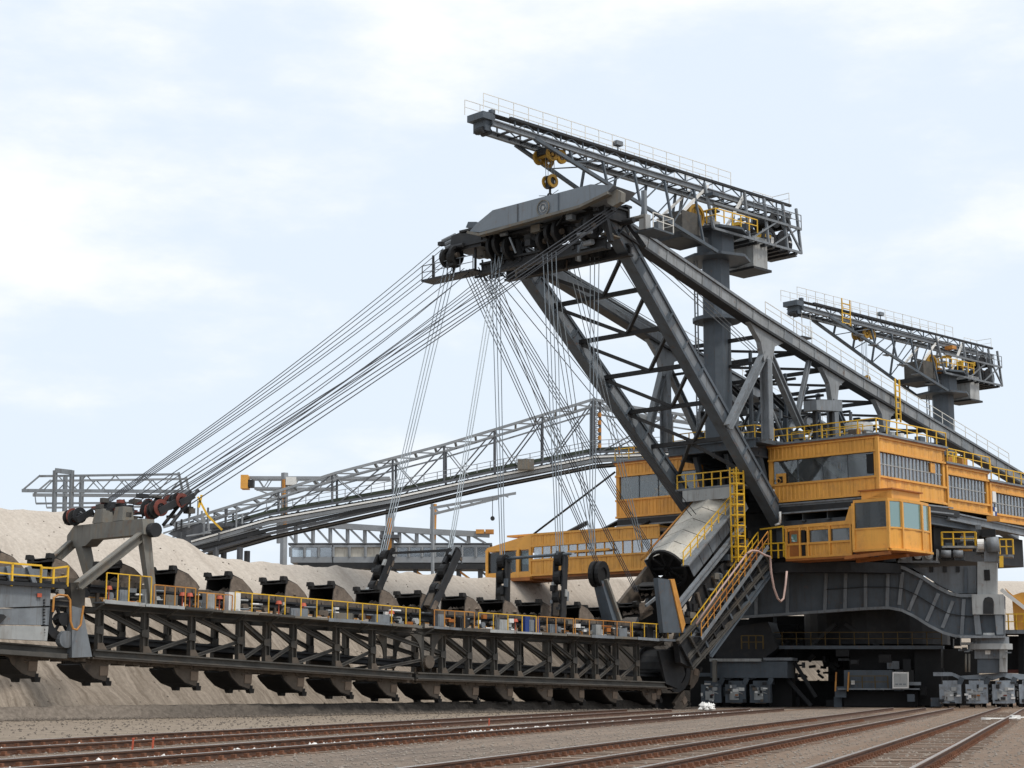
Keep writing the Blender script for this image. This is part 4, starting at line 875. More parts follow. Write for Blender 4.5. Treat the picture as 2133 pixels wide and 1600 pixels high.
for t in (-9.8, -9.1, -8.4, -4.8, -4.0, -3.2, .2, 1.0, 1.8, 4.2, 4.9):
    c = W(-12.6 + random.uniform(-.3, .3), t, zh - 1.0 + random.uniform(-.3, .2)); r = random.choice((.75, .9, 1.0))
    o = MB().rim(c, N, r, r * .7, .28, 20).disc(c, N, r * .75, .1, 20).build('head_sheave', 'black', EXC); MB().disc(c, N, .22, .5, 10).build('hub', 'brownsteel', o)
for k in range(95):
    t = random.uniform(-9.4, 5.8); c = W(random.uniform(-13.6, -9), t, zh + random.uniform(-2.4, .6))
    m = MB(); r = random.random()
    if r < .5: m.box(c, U * random.uniform(.15, .9), N * random.uniform(.1, .9), Z * random.uniform(.08, .6))
    elif r < .75: m.beam(c, c + N * random.uniform(-1.2, 1.2) - Z * random.uniform(.3, 1.6), .1, .12, U)
    else: m.tube(c, c + N * random.uniform(.5, 1.6), random.uniform(.06, .25), 9)
    m.build(random.choice(['head_bearing', 'rope_guide', 'bracket']), random.choice(['dark', 'dark', 'black', 'brownsteel', 'midgrey', 'portal', 'grey']), EXC)
# nose with the rope anchors, far end
MB().prism([fx(x, y, -12.6) for x, y in [(940, 492), (958, 484), (1002, 488), (1002, 512), (948, 524), (938, 512)]], U * 2.2).build('head_nose', 'dark', EXC)
MB().prism([fx(x, y, -12.4) for x, y in [(970, 474), (975, 462), (992, 462), (992, 476)]], U * 1.6).build('nose_box', 'grey', EXC)
for i in range(5):
    for j in range(2): c = fx(922 + i * 3.5, 503 + i * 7, -12.2 + j); MB().tube(c, c + U * .1 + N * 1.3 + Z * .3, .17, 8).build('rope_anchor', 'midgrey', EXC)
# platform hung below the far end
MB().box(W(-12.2, -9.3, 32.65), U * 1.4, N * 5.6, Z * .16).build('hung_platform', 'dark', EXC)
railing(EXC, [W(-12.9, -12, 32.7), W(-12.9, -6.6, 32.7)], 1.1, 1.3, 'midgrey', .06, sub=False)
for t in (-11.5, -9.3, -7): beam(EXC, 'hanger', 'dark', W(-12.2, t, 32.7), W(-12.2, t, zh - .3), .14, .14)
# near end: anchor cheek and service platform
MB().prism([fx(x, y, -13.6) for x, y in [(1262, 408), (1284, 394), (1294, 400), (1293, 420), (1276, 430), (1266, 424)]], U * .5).build('anchor_cheek', 'portal', EXC)
MB().box(W(-8.2, 7.0, 34.0), U * 2.4, N * 1.7, Z * .12).build('service_platform', 'grey', EXC)
railing(EXC, [W(-9.4, 7.8, 34.05), W(-7.0, 7.8, 34.05), W(-7.0, 6.2, 34.05)], 1.1, 1.3, 'railwhite', .06, sub=False)
MB().box(W(-9.2, 6.9, 34.6), U * .6, N * .6, Z * 1.1).build('cabinet', 'paleGrey', EXC); MB().box(W(-8.2, 7.3, 34.4), U * .5, N * .5, Z * .7).build('cabinet', 'midgrey', EXC)
MB().box(W(-8.6, 6.4, 36.0), U * .3, N * .3, Z * 2.4).build('access_tower', 'midgrey', EXC)
# ---- ropes
def rope(a, b, m='rope', r=.03, sag=0.0):
    r = min(r, .034)
    if sag:
        pts = [lerp(a, b, k) - Z * sag * 4 * k * (1 - k) for k in np.linspace(0, 1, 10)]; return MB().path(pts, r, 5).build('hoist_rope', m, EXC)
    return MB().tube(a, b, r, 5).build('hoist_rope', m, EXC)
nearS = W(s0 + 2.4, tn - .2, zp + 1.9); farS = W(s0 + .2, tf + 1.2, zp + 1.4)
for i, (x, y) in enumerate(((919, 510), (923, 518), (928, 528), (933, 538), (936, 545))):
    rope(fx(x, y, -12.2), farS + N * (i - 2) * .33 + Z * (2 - i) * .12 + U * (2 - i) * .25, sag=.5)
for i, (x, y) in enumerate(((1290, 418), (1291, 424), (1292, 430), (1285, 440), (1279, 446))):
    rope(fx(x, y, -12.4), nearS + N * (i - 2) * .3 + Z * (2 - i) * .22 + U * (i - 2) * .12, sag=.25, r=.055)
for i in range(3): rope(fx(950 + i * 17, 556 + i * 3, -12.2), W(s0 + .9 + i * .3, -1.6 + i * .5, zp + 1.5), sag=.5)
for i in range(2): rope(fx(985 + i * 26, 560 + i * 12, -12.2), W(s0 + 1.5, .4 + i * .5, zp + 1.6), sag=.6)
for i in range(3): rope(W(-12.2, -3.4 + i * .7, zh - 2.0), W(s0 + 2.2, tn - 1.4 + i * .3, zp + 1.6 - i * .1), sag=.35)
def bundle(a, b, n, m, sp=.16, r=.04, ax=None):
    ax = N if ax is None else ax
    for i in range(n): rope(a + ax * (i - n / 2) * sp * 2.1, b + ax * (i - n / 2) * sp, m, r)
bA, bB = W(-24.4, -3.9, 10.4), W(-23.9, 1.9, 10.4); bC, bD = W(-13.4, -3.0, 10.8), W(-13.4, 2.4, 10.8); bE = W(-7.6, 1.2, 9.9)
bundle(W(-12.6, -9.0, zh - 1.4), bA, 4, 'ropelight', .2, .045); bundle(W(-12.6, -4.0, zh - 1.4), bB, 3, 'ropelight', .17)
bundle(W(-12.6, -4.4, zh - 1.4), bC, 3, 'ropelight', .2, .05); bundle(W(-12.4, .8, zh - 2.2), bD, 4, 'ropelight', .2, .05)
bundle(W(-12.2, -7.8, zh - 2), bE + U * .2, 3, 'rope'); bundle(W(-12.2, -6.4, zh - 2), W(-1.0, 1.0, 11.6), 4, 'rope'); bundle(W(-12.0, -7.0, zh - 2), W(-3.0, 1.0, 8.6), 3, 'rope')
bundle(W(-12.0, -5.0, zh - 2), W(6.0, .4, 14.6), 2, 'rope', .5); bundle(W(-9.4, 2.6, zh - 2.2), W(-9.4, 2.0, 11.0), 3, 'ropelight', .2, .045)
bundle(W(-9.2, -1.8, zh - 2.2), W(-4.0, -2.2, 12.0), 3, 'ropelight', .25); bundle(W(-9.0, .2, zh - 2.4), W(-1.5, .4, 11.8), 3, 'ropelight', .2)
bundle(W(-9, 3.8, zh - 1), W(9.0, 1.5, 22), 2, 'ropelight', .4); bundle(W(-9.2, -4.8, zh - .4), W(10, -3, 29.6), 4, 'ropelight', .3, .035); bundle(W(-9.2, 5.2, zh - .6), W(10, 3.4, 28.4), 3, 'ropelight', .3, .035)
bundle(W(-9.2, -7.5, zh - 2.0), W(3.6, -9.0, 14.5), 2, 'ropelight', .4)
# ---- far control cabin with long corridor
CF = MB().box(W(9.0, -14.5, 11.0), U * 3.6, N * 18.4, Z * .3).build('control_cabin', 'orangedark', EXC)
fs_ = 7.1
MB().box(W(9.4, -12.2, 12.6), U * 2.6, N * 12.5, Z * 2.6).build('inner_wall', 'paleGrey', CF)
MB().box(W(9.6, -13.8, 14.72), U * 3.8, N * 16.0, Z * .16).build('roof', 'orange', CF)
wall(CF, W(fs_, -18.4, 0), W(fs_, -4.5, 0), 13.6, 14.65, -U, 10); wall(CF, W(fs_, -18.4, 0), W(fs_, -4.5, 0), 11.1, 12.45, -U, 10)
windows(CF, W(fs_, -18.2, 0), W(fs_, -4.5, 0), 12.5, 13.55, -U, 14, 'glasspale', 'orange')
MB().prism([W(fs_, -18.4, 14.7), W(fs_, -23.6, 13.75), W(fs_, -23.9, 13.4), W(fs_, -18.4, 13.4)], U * 3.4).build('cab_roof', 'orange', CF)
for t in (-23.6, -21.9, -19.9, -18.5): MB().beam(W(fs_ + .05, t, 10.9), W(fs_ + .05, t, 13.5), .26, .26, U).build('cab_post', 'orange', CF)
MB().beam(W(fs_ + 3.2, -23.6, 10.9), W(fs_ + 3.2, -23.6, 13.5), .26, .26, U).build('cab_post', 'orange', CF)
MB().box(W(fs_, -21.0, 11.25), U * .12, N * 5.2, Z * .5).build('cab_apron', 'orange', CF)
MB().box(W(fs_ + 1.6, -21.1, 10.85), U * 3.6, N * 5.4, Z * .3).build('cab_floor', 'orangedark', CF)
windows(CF, W(fs_, -23.4, 0), W(fs_, -18.6, 0), 11.5, 13.3, -U, 3, 'glassdark', 'orange')
windows(CF, W(fs_, -23.6, 0), W(fs_ + 3.2, -23.6, 0), 11.3, 13.3, -N, 2, 'glassdark', 'orange')
MB().box(W(fs_ + 1.4, -20.6, 11.6), U * .7, N * .7, Z * 1.3).build('operator_seat', 'dark', CF)
MB().box(W(fs_ + 1.2, -22.4, 11.5), U * .6, N * 1.2, Z * .9).build('control_desk', 'midgrey', CF)
for a, b in ((-14.0, -9.5),): MB().beam(W(fs_ - .35, a, 12.9), W(fs_ - .35, b, 12.9), .15, .18).build('handrail', 'orange', CF)
tube(EXC, 'stay_cable', 'dark', W(11.3, -12.4, 20.0), W(fs_ + .2, -18.3, 14.7), .09)
for t in (-17, -13, -9): beam(EXC, 'cabin_hanger', 'dark', W(9.8, t, 14.7), W(13, t, 16.0), .3, .35)
# ---- near operator's cab with corridor
CN = MB().box(W(12.2, 8.2, 11.55), U * 2.6, N * 6.4, Z * .25).build('operator_cab', 'orangedark', EXC)
cs_ = 11.0
wall(CN, W(cs_, 5.1, 0), W(cs_, 11.0, 0), 11.65, 12.75, -U, 5); wall(CN, W(cs_, 5.1, 0), W(cs_, 11.0, 0), 13.75, 14.0, -U, 5, trim=False)
MB().box(W(12.4, 8, 13.0), U * 2.4, N * 5.7, Z * 1.7).build('inner_wall', 'dark', CN)
MB().box(W(cs_ - .02, 5.85, 12.75), U * .1, N * .9, Z * 2.1).build('door', 'orangedark', CN); MB().box(W(cs_ - .08, 5.85, 13.2), U * .06, N * .5, Z * .6).build('door_glass', 'glassgreen', CN)
MB().box(W(cs_ - .02, 6.65, 12.75), U * .1, N * .35, Z * 2.1).build('door_gap', 'black', CN)
windows(CN, W(cs_, 7.2, 0), W(cs_, 10.9, 0), 12.8, 13.72, -U, 2, 'glass', 'orange', inset=.06)
for t in (5.1, 6.35, 7.1, 9.05, 10.95): MB().beam(W(cs_ - .05, t, 11.6), W(cs_ - .05, t, 14.0), .14, .2, U).build('wall_post', 'orange', CN)
MB().prism([W(cs_ - .1, 4.9, 14.0), W(cs_ - .1, 11.4, 14.0), W(cs_ - .1, 14.2, 15.9), W(cs_ - .1, 14.2, 16.35), W(cs_ - .1, 10.9, 15.35), W(cs_ - .1, 10.5, 14.3), W(cs_ - .1, 4.9, 14.2)], U * 2.6).build('corridor_roof', 'orange', CN)
# cab proper: chamfered box with three front panes
k0 = [(10.3, 11.6), (10.35, 14.55), (11.7, 14.95), (14.7, 14.95), (16.35, 14.7), (16.35, 11.2)]
zc0, zc1, zc2, zc3 = 11.95, 13.5, 15.5, 16.15
MB().prism([W(a, b, zc0 - .25) for a, b in k0], Z * .25).build('cab_floor', 'orangedark', CN)
MB().prism([W(a + (.0), b + .0, zc2 + .02) for a, b in k0], Z * .22).build('cab_roof', 'orange', CN)
MB().prism([W(10.9, 12.0, zc3 - .48), W(10.9, 14.6, zc3 - .48), W(15.2, 14.6, zc3 - .48), W(15.2, 12, zc3 - .48)], Z * .75).build('roof_unit', 'orange', CN)
MB().prism([W(10.7, 11.8, zc3 + .27), W(10.7, 14.8, zc3 + .27), W(15.4, 14.8, zc3 + .27), W(15.4, 11.8, zc3 + .27)], Z * .1).build('roof_cap', 'orangedark', CN)
for i, ((a, b), (c_, d)) in enumerate(zip(k0[:-1], k0[1:])):
    p, q = W(a, b, 0), W(c_, d, 0); x = nrm(q - p); out = np.cross(x, Z); out = out if np.dot(out, W(*k0[i], 0) - W(13.2, 12.2, 0)) > 0 else -out
    panel(CN, p, q, zc0, zc1, out, 'orange', 5, 'cab_panel'); windows(CN, p, q, zc1, zc2, out, 1, 'glassgreen' if i else 'glassdark', 'orange', inset=.03)
    MB().beam(A(p[0], p[1], zc0), A(p[0], p[1], zc2), .22, .22, U).build('cab_post', 'orange', CN)
    MB().beam(A(p[0], p[1], zc1), A(q[0], q[1], zc1), .14, .12).build('cab_sill', 'orange', CN)
    MB().beam(A(p[0], p[1], zc0 - .1) + out * .12, A(q[0], q[1], zc0 - .1) + out * .12, .3, .16).build('cab_bumper', 'orange', CN)
MB().box(W(12.6, 13.4, 12.6), U * .7, N * .7, Z * 1.5).build('operator_seat', 'dark', CN); MB().box(W(14.6, 13.4, 12.3), U * .9, N * .7, Z * .9).build('control_desk', 'midgrey', CN)
MB().beam(W(9.9, 11.0, 11.35), W(10.4, 14.6, 11.6), .3, .25).beam(W(13.0, 10.2, 11.3), W(13.0, 14.6, 11.55), .4, .25).build('cab_bracket', 'orangedark', CN)
railing(EXC, [W(10.9, 3.0, 11.7), W(10.9, 5.0, 11.7)], 1.2, .7, 'yellow', .09, sub=False)

# ---- inclined bucket shaft with white hood (between the houses)
ax0, ax1 = W(2.0, 0, 10.9), W(9.6, 0, 16.75); ad_ = nrm(ax1 - ax0); an_ = nrm(np.cross(ad_, -N)); an_ = an_ if an_[2] > 0 else -an_
sec = [(-1.9, -1.2), (-1.95, .5), (.25, 1.1), (1.95, .2), (1.95, -1.2)]
HL = np.linalg.norm(ax1 - ax0)
for i, ((a, b), (c_, d)) in enumerate(zip(sec[:-1], sec[1:])):
    for j in range(6):
        k0_, k1_ = j / 6 + .004, (j + 1) / 6 - .004
        P = lambda k, t, h: lerp(ax0, ax1, k) + N * t + an_ * h
        off = an_ * .05 if i in (1, 2) else N * .05 * (1 if a > 0 else -1)
        q = [P(k0_, a, b), P(k1_, a, b), P(k1_, c_, d), P(k0_, c_, d)]
        MB().hexa(q, [v + off for v in q]).build('hood_panel', 'hood' if i in (1, 2) else 'midgrey', EXC)
for k in (): MB().beam(lerp(ax0, ax1, k) + N * .75 + an_ * 1.12, lerp(ax0, ax1, k) + N * 2.0 + an_ * .3, .06, .05).build('hood_rib', 'portal', EXC)
c = ax0 + an_ * -.25 - ad_ * .1
MB().rim(c, ad_, 1.7, 1.45, .2, 24).build('shaft_ring', 'black', EXC); MB().prism([c + ad_ * .3 + N * a + an_ * (b + .2) for a, b in [(-1.8, -1.0), (-1.8, .45), (.2, 1.0), (1.85, .15), (1.85, -1.0)]], ad_ * .2).build('shaft_mouth', 'black', EXC)
for k in range(8):
    e = N * math.cos(k * .785) + an_ * math.sin(k * .785); beam(EXC, 'shaft_spoke', 'black', c + e * .3, c + e * 1.5, .14, .14, ad_)
# steep ladder cheeks down to the drum
for t in (-2.2, 2.2):
    MB().prism([W(-.2, t, 5.2), W(2.2, t, 4.3), W(11.2, t, 11.6), W(10.4, t, 13.4), W(3.0, t, 9.6)], N * .3).build('shaft_cheek', 'dark', EXC)
for k in np.linspace(.05, .95, 9):
    p, q = lerp(W(.2, 2.55, 5.0), W(10.4, 2.55, 12.0), k), lerp(W(-.3, 2.55, 7.0), W(9.0, 2.55, 13.2), k)
    ibeam(EXC, 'cheek_rib', random.choice(['grey', 'dark', 'brownsteel']), p, q, .3, .3, N)
for a, b, m_ in ((W(-.6, 2.7, 7.4), W(8.6, 2.7, 14.3), 'midgrey'), (W(.2, 2.8, 5.0), W(11, 2.8, 12.4), 'grey'), (W(1.6, 3.0, 4.2), W(11, 3.0, 11.6), 'dark'), (W(3.0, 3.1, 4.0), W(11.4, 3.1, 10.6), 'grey')):
    ibeam(EXC, 'shaft_stringer', m_, a, b, .35, .45, Z)
for k in range(34):
    u_ = random.random(); c = lerp(W(.5, 2.6, 5.6), W(9.5, 2.6, 12.6), u_) + Z * random.uniform(-.6, 1.4)
    MB().box(c, U * random.uniform(.15, .9), N * random.uniform(.2, .6), Z * random.uniform(.15, .7)).build('shaft_fitting', random.choice(['dark', 'midgrey', 'brownsteel', 'grey', 'portal', 'black']), EXC)
MB().prism([pt(x, y, 3.0) for x, y in [(1412, 1335), (1470, 1262), (1560, 1156), (1592, 1150), (1612, 1166), (1598, 1200), (1500, 1340), (1440, 1392), (1418, 1380)]], N * -.5).build('shaft_cheek', 'dark', EXC)
for k in range(11):
    a, b = lerp((1418, 1345), (1590, 1152), k / 10), lerp((1440, 1388), (1606, 1190), k / 10); ibeam(EXC, 'cheek_rib', random.choice(['grey', 'dark', 'truss']), pt(*a, 3.1), pt(*b, 3.1), .2, .3, N)
for a, b in (((1412, 1338), (1588, 1150)), ((1432, 1372), (1604, 1172)), ((1440, 1392), (1560, 1255))): ibeam(EXC, 'shaft_stringer', 'truss', pt(*a, 3.15), pt(*b, 3.15), .3, .3, Z)
# stairs and railings beside the shaft
def stair(a, b, w=1.0, n=22):
    st = MB().beam(a - N * w / 2, b - N * w / 2, .07, .28).beam(a + N * w / 2, b + N * w / 2, .07, .28).build('stair', 'midgrey', EXC)
    for i in range(n): MB().box(lerp(a, b, (i + .5) / n), U * .28, N * (w - .1), Z * .04).build('tread', 'midgrey', st)
stair(W(.8, 3.5, 5.2), W(10.0, 3.5, 12.6))
for t in (3.05, 4.0): railing(EXC, [W(.8, t, 5.3), W(10.0, t, 12.7)], 1.1, 1.1, 'rustyellow' if t > 3.5 else 'yellow', .06, sub=(t > 3.5))
railing(EXC, [W(1.0, 2.3, 10.7), W(7.6, 2.3, 15.6)], 1.05, 1.1, 'yellow', .07)
MB().beam(W(1.0, 2.45, 10.7), W(7.6, 2.45, 15.6), .7, .12).build('walkway', 'midgrey', EXC)
tube(EXC, 'handrail', 'rustyellow', W(1.5, -2.1, 11.4), W(9, -2.1, 16.9), .08)
MB().box(W(8.6, .2, 17.35), U * 2.6, N * 6.4, Z * .16).build('shaft_platform', 'midgrey', EXC)
MB().box(W(7.35, .2, 16.8), U * .1, N * 5.0, Z * .9).build('shaft_end_wall', 'paleGrey', EXC)
railing(EXC, [W(7.3, -2.8, 17.4), W(7.3, 3.2, 17.4)], 1.15, .8, 'yellow', .09)
# caged access ladder
lx = [W(7.0, 3.4, 11.2), W(7.0, 3.4, 18.6)]
cg = MB()
for o_ in (U * .0 - N * .45, N * .45, U * -.75 - N * .3, U * -.75 + N * .3): cg.beam(lx[0] + o_, lx[1] + o_, .1, .1, U)
cg.build('ladder_cage', 'yellow', EXC)
for k in range(9):
    z = 11.6 + k * .82; m = MB(); P0 = W(7.0, 3.4, z)
    q = [P0 - N * .45, P0 - N * .3 - U * .75, P0 + N * .3 - U * .75, P0 + N * .45]
    for a, b in zip(q, q[1:] + q[:1]): m.beam(a, b, .08, .1)
    m.build('cage_hoop', 'yellow', EXC)
for z in np.arange(11.4, 18.4, .42): tube(EXC, 'rung', 'yellow', W(7.0, 2.95, z), W(7.0, 3.85, z), .035, 5)
for s, t, z0_, z1_ in ((11.0, 3.6, 11.8, 14.0), (11.0, 4.8, 11.8, 14.2), (9.2, 2.6, 12.2, 13.8)): beam(EXC, 'gate_post', 'yellow', W(s, t, z0_), W(s, t, z1_), .12, .12, U)
beam(EXC, 'gate_rail', 'yellow', W(11, 2.6, 14.1), W(11, 4.8, 14.2), .12, .12)
# discharge chute plate with orange edge
MB().prism([pt(x, y, 3.2) for x, y in [(1370, 1204), (1399, 1208), (1429, 1318), (1382, 1318)]], N * -.4).build('chute_plate', 'grey', EXC)
MB().prism([pt(x, y, 3.3) for x, y in [(1397, 1207), (1405, 1206), (1428, 1300), (1422, 1318)]], N * -.5).build('chute_edge', 'rustyellow', EXC)
MB().prism([pt(x, y, -1.6) for x, y in [(1290, 1256), (1350, 1180), (1382, 1184), (1330, 1262)]], N * -.3).build('bucket_guide', 'brownsteel', EXC)
beam(EXC, 'guide_rail', 'midgrey', pt(1345, 1262, 1.6), pt(1376, 1238, 1.6), .15, .2)
# hanging hose
hp = [pt(x, y, 7.5) for x, y in [(1556, 1153), (1566, 1147), (1578, 1148), (1592, 1156), (1604, 1160), (1606, 1190), (1612, 1225), (1620, 1247), (1626, 1253), (1632, 1247), (1636, 1220), (1639, 1190)]]
MB().path(hp, .085, 7).build('hanging_hose', 'pinkhose', EXC, True)
MB().path([pt(x, y, 4.2) for x, y in [(1450, 1300), (1500, 1228), (1540, 1175), (1556, 1153)]], .08, 6).build('hanging_hose', 'pinkhose', EXC, True)

# ================================================================== UNDERCARRIAGE
UC = thing('undercarriage', V(-10, 6, 0), 'dark blue-grey portal undercarriage with ribbed box girder on rail bogies', 'undercarriage')
def pp(pix, d, ext, name, m, parent=UC): return MB().prism([pd(x, y, d) for x, y in pix], D * ext).build(name, m, parent)
top_e = [(1520, 1200), (1600, 1180), (1700, 1173), (1850, 1175), (1885, 1184), (1920, 1202), (1950, 1222), (1978, 1236), (2000, 1241)]
bot_e = [(1520, 1287), (1600, 1282), (1700, 1275), (1800, 1268), (1850, 1266), (1878, 1271), (1905, 1284), (1935, 1303), (1965, 1318), (1990, 1325)]
pp(top_e + [(2092, 1241), (2092, 1326)] + bot_e[::-1], -1.6, 3.0, 'portal_girder', 'grey')
for ln, m_, w_ in ((top_e + [(2040, 1241)], 'midgrey', .26), (bot_e + [(2092, 1327)], 'midgrey', .22)):
    for a, b in zip(ln[:-1], ln[1:]): MB().beam(pd(*a, -1.75) + D * .3, pd(*b, -1.75) + D * .3, .9, w_, Z).build('girder_flange', m_, UC)
for (a, b) in (((1722, 1176), (1718, 1273)), ((1762, 1176), (1760, 1270)), ((1803, 1178), (1803, 1267)), ((1850, 1180), (1848, 1265)), ((1880, 1192), (1873, 1260)), ((1920, 1208), (1893, 1272)), ((1955, 1236), (1930, 1294)), ((1985, 1252), (1963, 1308)), ((2008, 1248), (2003, 1322)), ((1640, 1182), (1640, 1278)), ((1575, 1190), (1575, 1282))):
    MB().beam(pd(*a, -1.75), pd(*b, -1.75), .28, .1, D).build('stiffener', 'midgrey', UC)
hl = [(1722, 1228), (1803, 1223), (1850, 1223), (1880, 1226), (1910, 1240), (1945, 1262), (1975, 1278), (2005, 1283), (2030, 1284)]
for a, b in zip(hl[:-1], hl[1:]): MB().beam(pd(*a, -1.7), pd(*b, -1.7), .22, .07, Z).build('stiffener', 'dark', UC)
pp([(1900, 1183), (2034, 1178), (2034, 1236), (1992, 1236), (1962, 1222)], -1.0, 2.4, 'girder_head', 'midgrey')
for x in (1940, 1968, 1995): MB().beam(pd(x, 1180, -1.1), pd(x, 1192, -1.1), .3, .1, D).build('lug', 'dark', UC)
beam(UC, 'stiffener', 'grey', pd(2012, 1182, -1.15), pd(2012, 1236, -1.15), .22, .3, D)
pp([(2036, 1170), (2076, 1170), (2076, 1238), (2036, 1238)], -2.0, 2.6, 'corner_column', 'paleGrey')
MB().box(pd(2056, 1198, -2.02), E * .45, D * .1, Z * .85).build('column_opening', 'black', UC)
pp([(2024, 1238), (2090, 1238), (2092, 1280), (2026, 1280)], -2.3, 2.8, 'bearing_block', 'paleGrey')
ar = [pd(2048, 1279, -2.34), pd(2048, 1253, -2.34)] + [pd(2059 - 11 * math.cos(k * .785), 1251 - 8 * math.sin(k * .785), -2.34) for k in range(1, 4)] + [pd(2070, 1253, -2.34), pd(2070, 1279, -2.34)]
MB().prism(ar, D * .1).build('bearing_arch', 'dark', UC)
for x0, x1, x2, x3 in ((2028, 2040, 2045, 2040), (2072, 2088, 2090, 2080)): pp([(x0, 1281), (x1, 1281), (x2, 1322), (x0 + 4, 1322)], -2.2, .5, 'bearing_web', 'midgrey')
beam(UC, 'girder_flange', 'midgrey', pd(2000, 1327, -2.1), pd(2094, 1327, -2.1), 1.2, .18)
# column down to the right-hand bogie group
cc = pd(2062, 1340, -.6)
for z0_, z1_, r, m_ in ((5.6, 5.9, 1.1, 'white'), (5.0, 5.6, 1.5, 'midgrey'), (4.6, 5.05, 1.75, 'paleGrey')): MB().tube(A(cc[0], cc[1], z0_), A(cc[0], cc[1], z1_), r, 20).build('pivot_ring', m_, UC)
def bx(px0, px1, py0, py1, d, dep, name, m, parent=UC): return MB().prism([pd(px0, py0, d), pd(px1, py0, d), pd(px1, py1, d), pd(px0, py1, d)], D * dep).build(name, m, parent)
bx(2030, 2090, 1352, 1372, -1.4, 2.6, 'bogie_pedestal', 'midgrey'); bx(2036, 2086, 1372, 1402, -1.2, 2.4, 'bogie_pedestal', 'grey'); bx(2082, 2096, 1352, 1400, -1.6, 2.8, 'bogie_pedestal', 'paleGrey')
bx(2052, 2063, 1355, 1363, -1.5, .2, 'lug', 'white'); bx(2000, 2028, 1338, 1343, -1.4, 1.2, 'side_platform', 'paleGrey'); bx(1996, 2026, 1352, 1356, -1.4, 1.2, 'side_platform', 'midgrey')
for x in (2012, 2019): tube(UC, 'hydraulic_rod', 'portal', pd(x, 1362, -1.6), pd(x, 1400, -1.6), .09)
for k in range(12): MB().box(pd(random.uniform(2000, 2112), random.uniform(1332, 1372), -1.5), E * random.uniform(.1, .6), D * .5, Z * random.uniform(.08, .3)).build('fitting', random.choice(['midgrey', 'paleGrey', 'dark', 'grey']), UC)
# ---- bogies
PB = 2.05
def wheel(parent, c):
    o = MB().disc(c, E, .55, .28, 20).rim(c + E * .16, E, .64, .5, .06, 20).build('wheel', 'dark', parent); MB().disc(c + E * .2, E, .2, .12, 10).build('hub', 'brownsteel', o)
def bogie(e, d, n=3, m='midgrey', full=True, e_dir=None):
    """group of wheel trucks across: rocker beam, gear motors, wheels (axles lie across the rails)"""
    x0 = e - n * PB / 2
    B = MB().prism([V(x0 - .3, d, 2.53), V(x0 + 1.2, d, 2.53), V(x0 + 1.7, d, 2.28), V(e - .7, d, 2.23), V(e, d, 2.48), V(e + .7, d, 2.23), V(-x0 - 1.7 + 2 * e, d, 2.28), V(-x0 - 1.2 + 2 * e, d, 2.53), V(-x0 + .3 + 2 * e, d, 2.53), V(-x0 + .3 + 2 * e, d, 2.83), V(-x0 - 1.1 + 2 * e, d, 2.83), V(-x0 - 1.8 + 2 * e, d, 2.53), V(e, d, 2.78), V(x0 + 1.8, d, 2.53), V(x0 + 1.1, d, 2.83), V(x0 - .3, d, 2.83)], D * .9).build('bogie', m, UC)
    for i in range(n):
        c = V(x0 + PB / 2 + i * PB, d - .3, 0)
        MB().box(c + Z * 1.12, E * 1.7, D * 1.0, Z * 1.5).box(c + Z * 2.0, E * 1.15, D * .8, Z * .34).build('gear_motor', m, B)
        MB().box(c + Z * .95 - D * .54 - E * .1, E * .75, D * .1, Z * .7).box(c + Z * 1.5 - D * .54 + E * .3, E * .4, D * .12, Z * .3).build('motor_cover', 'paleGrey', B)
        MB().box(c + Z * 1.0 - D * .62 + E * .12, E * .26, D * .04, Z * .12).build('motor_plate', random.choice(['redsheave', 'white', 'orangedark']), B)
        for k in range(11): MB().box(c + Z * random.uniform(.4, 2.0) - D * .56 + E * random.uniform(-.8, .8), E * random.uniform(.1, .5), D * .16, Z * random.uniform(.08, .3)).build('fitting', random.choice(['paleGrey', 'dark', 'midgrey', 'dark', 'mudsteel', 'white']), B)
        MB().box(c + Z * .42 - D * .1, E * .9, D * .6, Z * .22).build('rail_guard', 'mudsteel', B)
        MB().beam(c + Z * 1.7 + E * .6, c + Z * 2.4 + E * .95, .4, .4, D).build('rocker_arm', 'grey', B)
        tube(B, 'pipe', 'paleGrey', c + Z * 1.45 - D * .5 - E * .4, c + Z * 1.1 - D * .5 + E * .6, .05, 6)
        for k in (-.45, .45): wheel(B, V(x0 + PB / 2 + i * PB + k, d + .5, .62))
    return B
bogie(1.2, 0, 5, 'palesteel'); bogie(-20.3, .3, 3, 'grey')
for d in (9, 17): bogie(.4, d, 3, 'dark'); bogie(-20.6, d, 3, 'dark')
# left-hand leg, cross beams, central pivot and the dark middle
bx(1478, 1585, 1372, 1378, -.6, 3, 'cross_beam', 'paleGrey'); bx(1480, 1640, 1378, 1412, -.2, 4, 'cross_beam', 'grey'); bx(1590, 1650, 1370, 1376, -.3, 3, 'cross_beam', 'midgrey'); bx(1484, 1492, 1375, 1421, -1.0, .4, 'strut', 'portal')
pp([(1500, 1310), (1600, 1295), (1620, 1350), (1590, 1372), (1490, 1372)], 0.6, 4.5, 'leg_box', 'dark')
railing(UC, [pd(1545, 1352, -.8), pd(1590, 1352, -.8)], 1.1, .6, 'shadedyellow', .09, sub=False)
bx(1600, 1965, 1345, 1352, 1.5, 1.2, 'walkway', 'grey'); railing(UC, [pd(1600, 1345, 1.5), pd(1780, 1345, 1.5), pd(1962, 1345, 1.5)], 1.1, 1.2, 'shadedyellow', .06, sub=False)
bx(1610, 1990, 1300, 1330, 10.5, 1.5, 'cross_beam', 'dark'); bx(1560, 2000, 1295, 1345, 19, 2.0, 'cross_beam', 'dark')
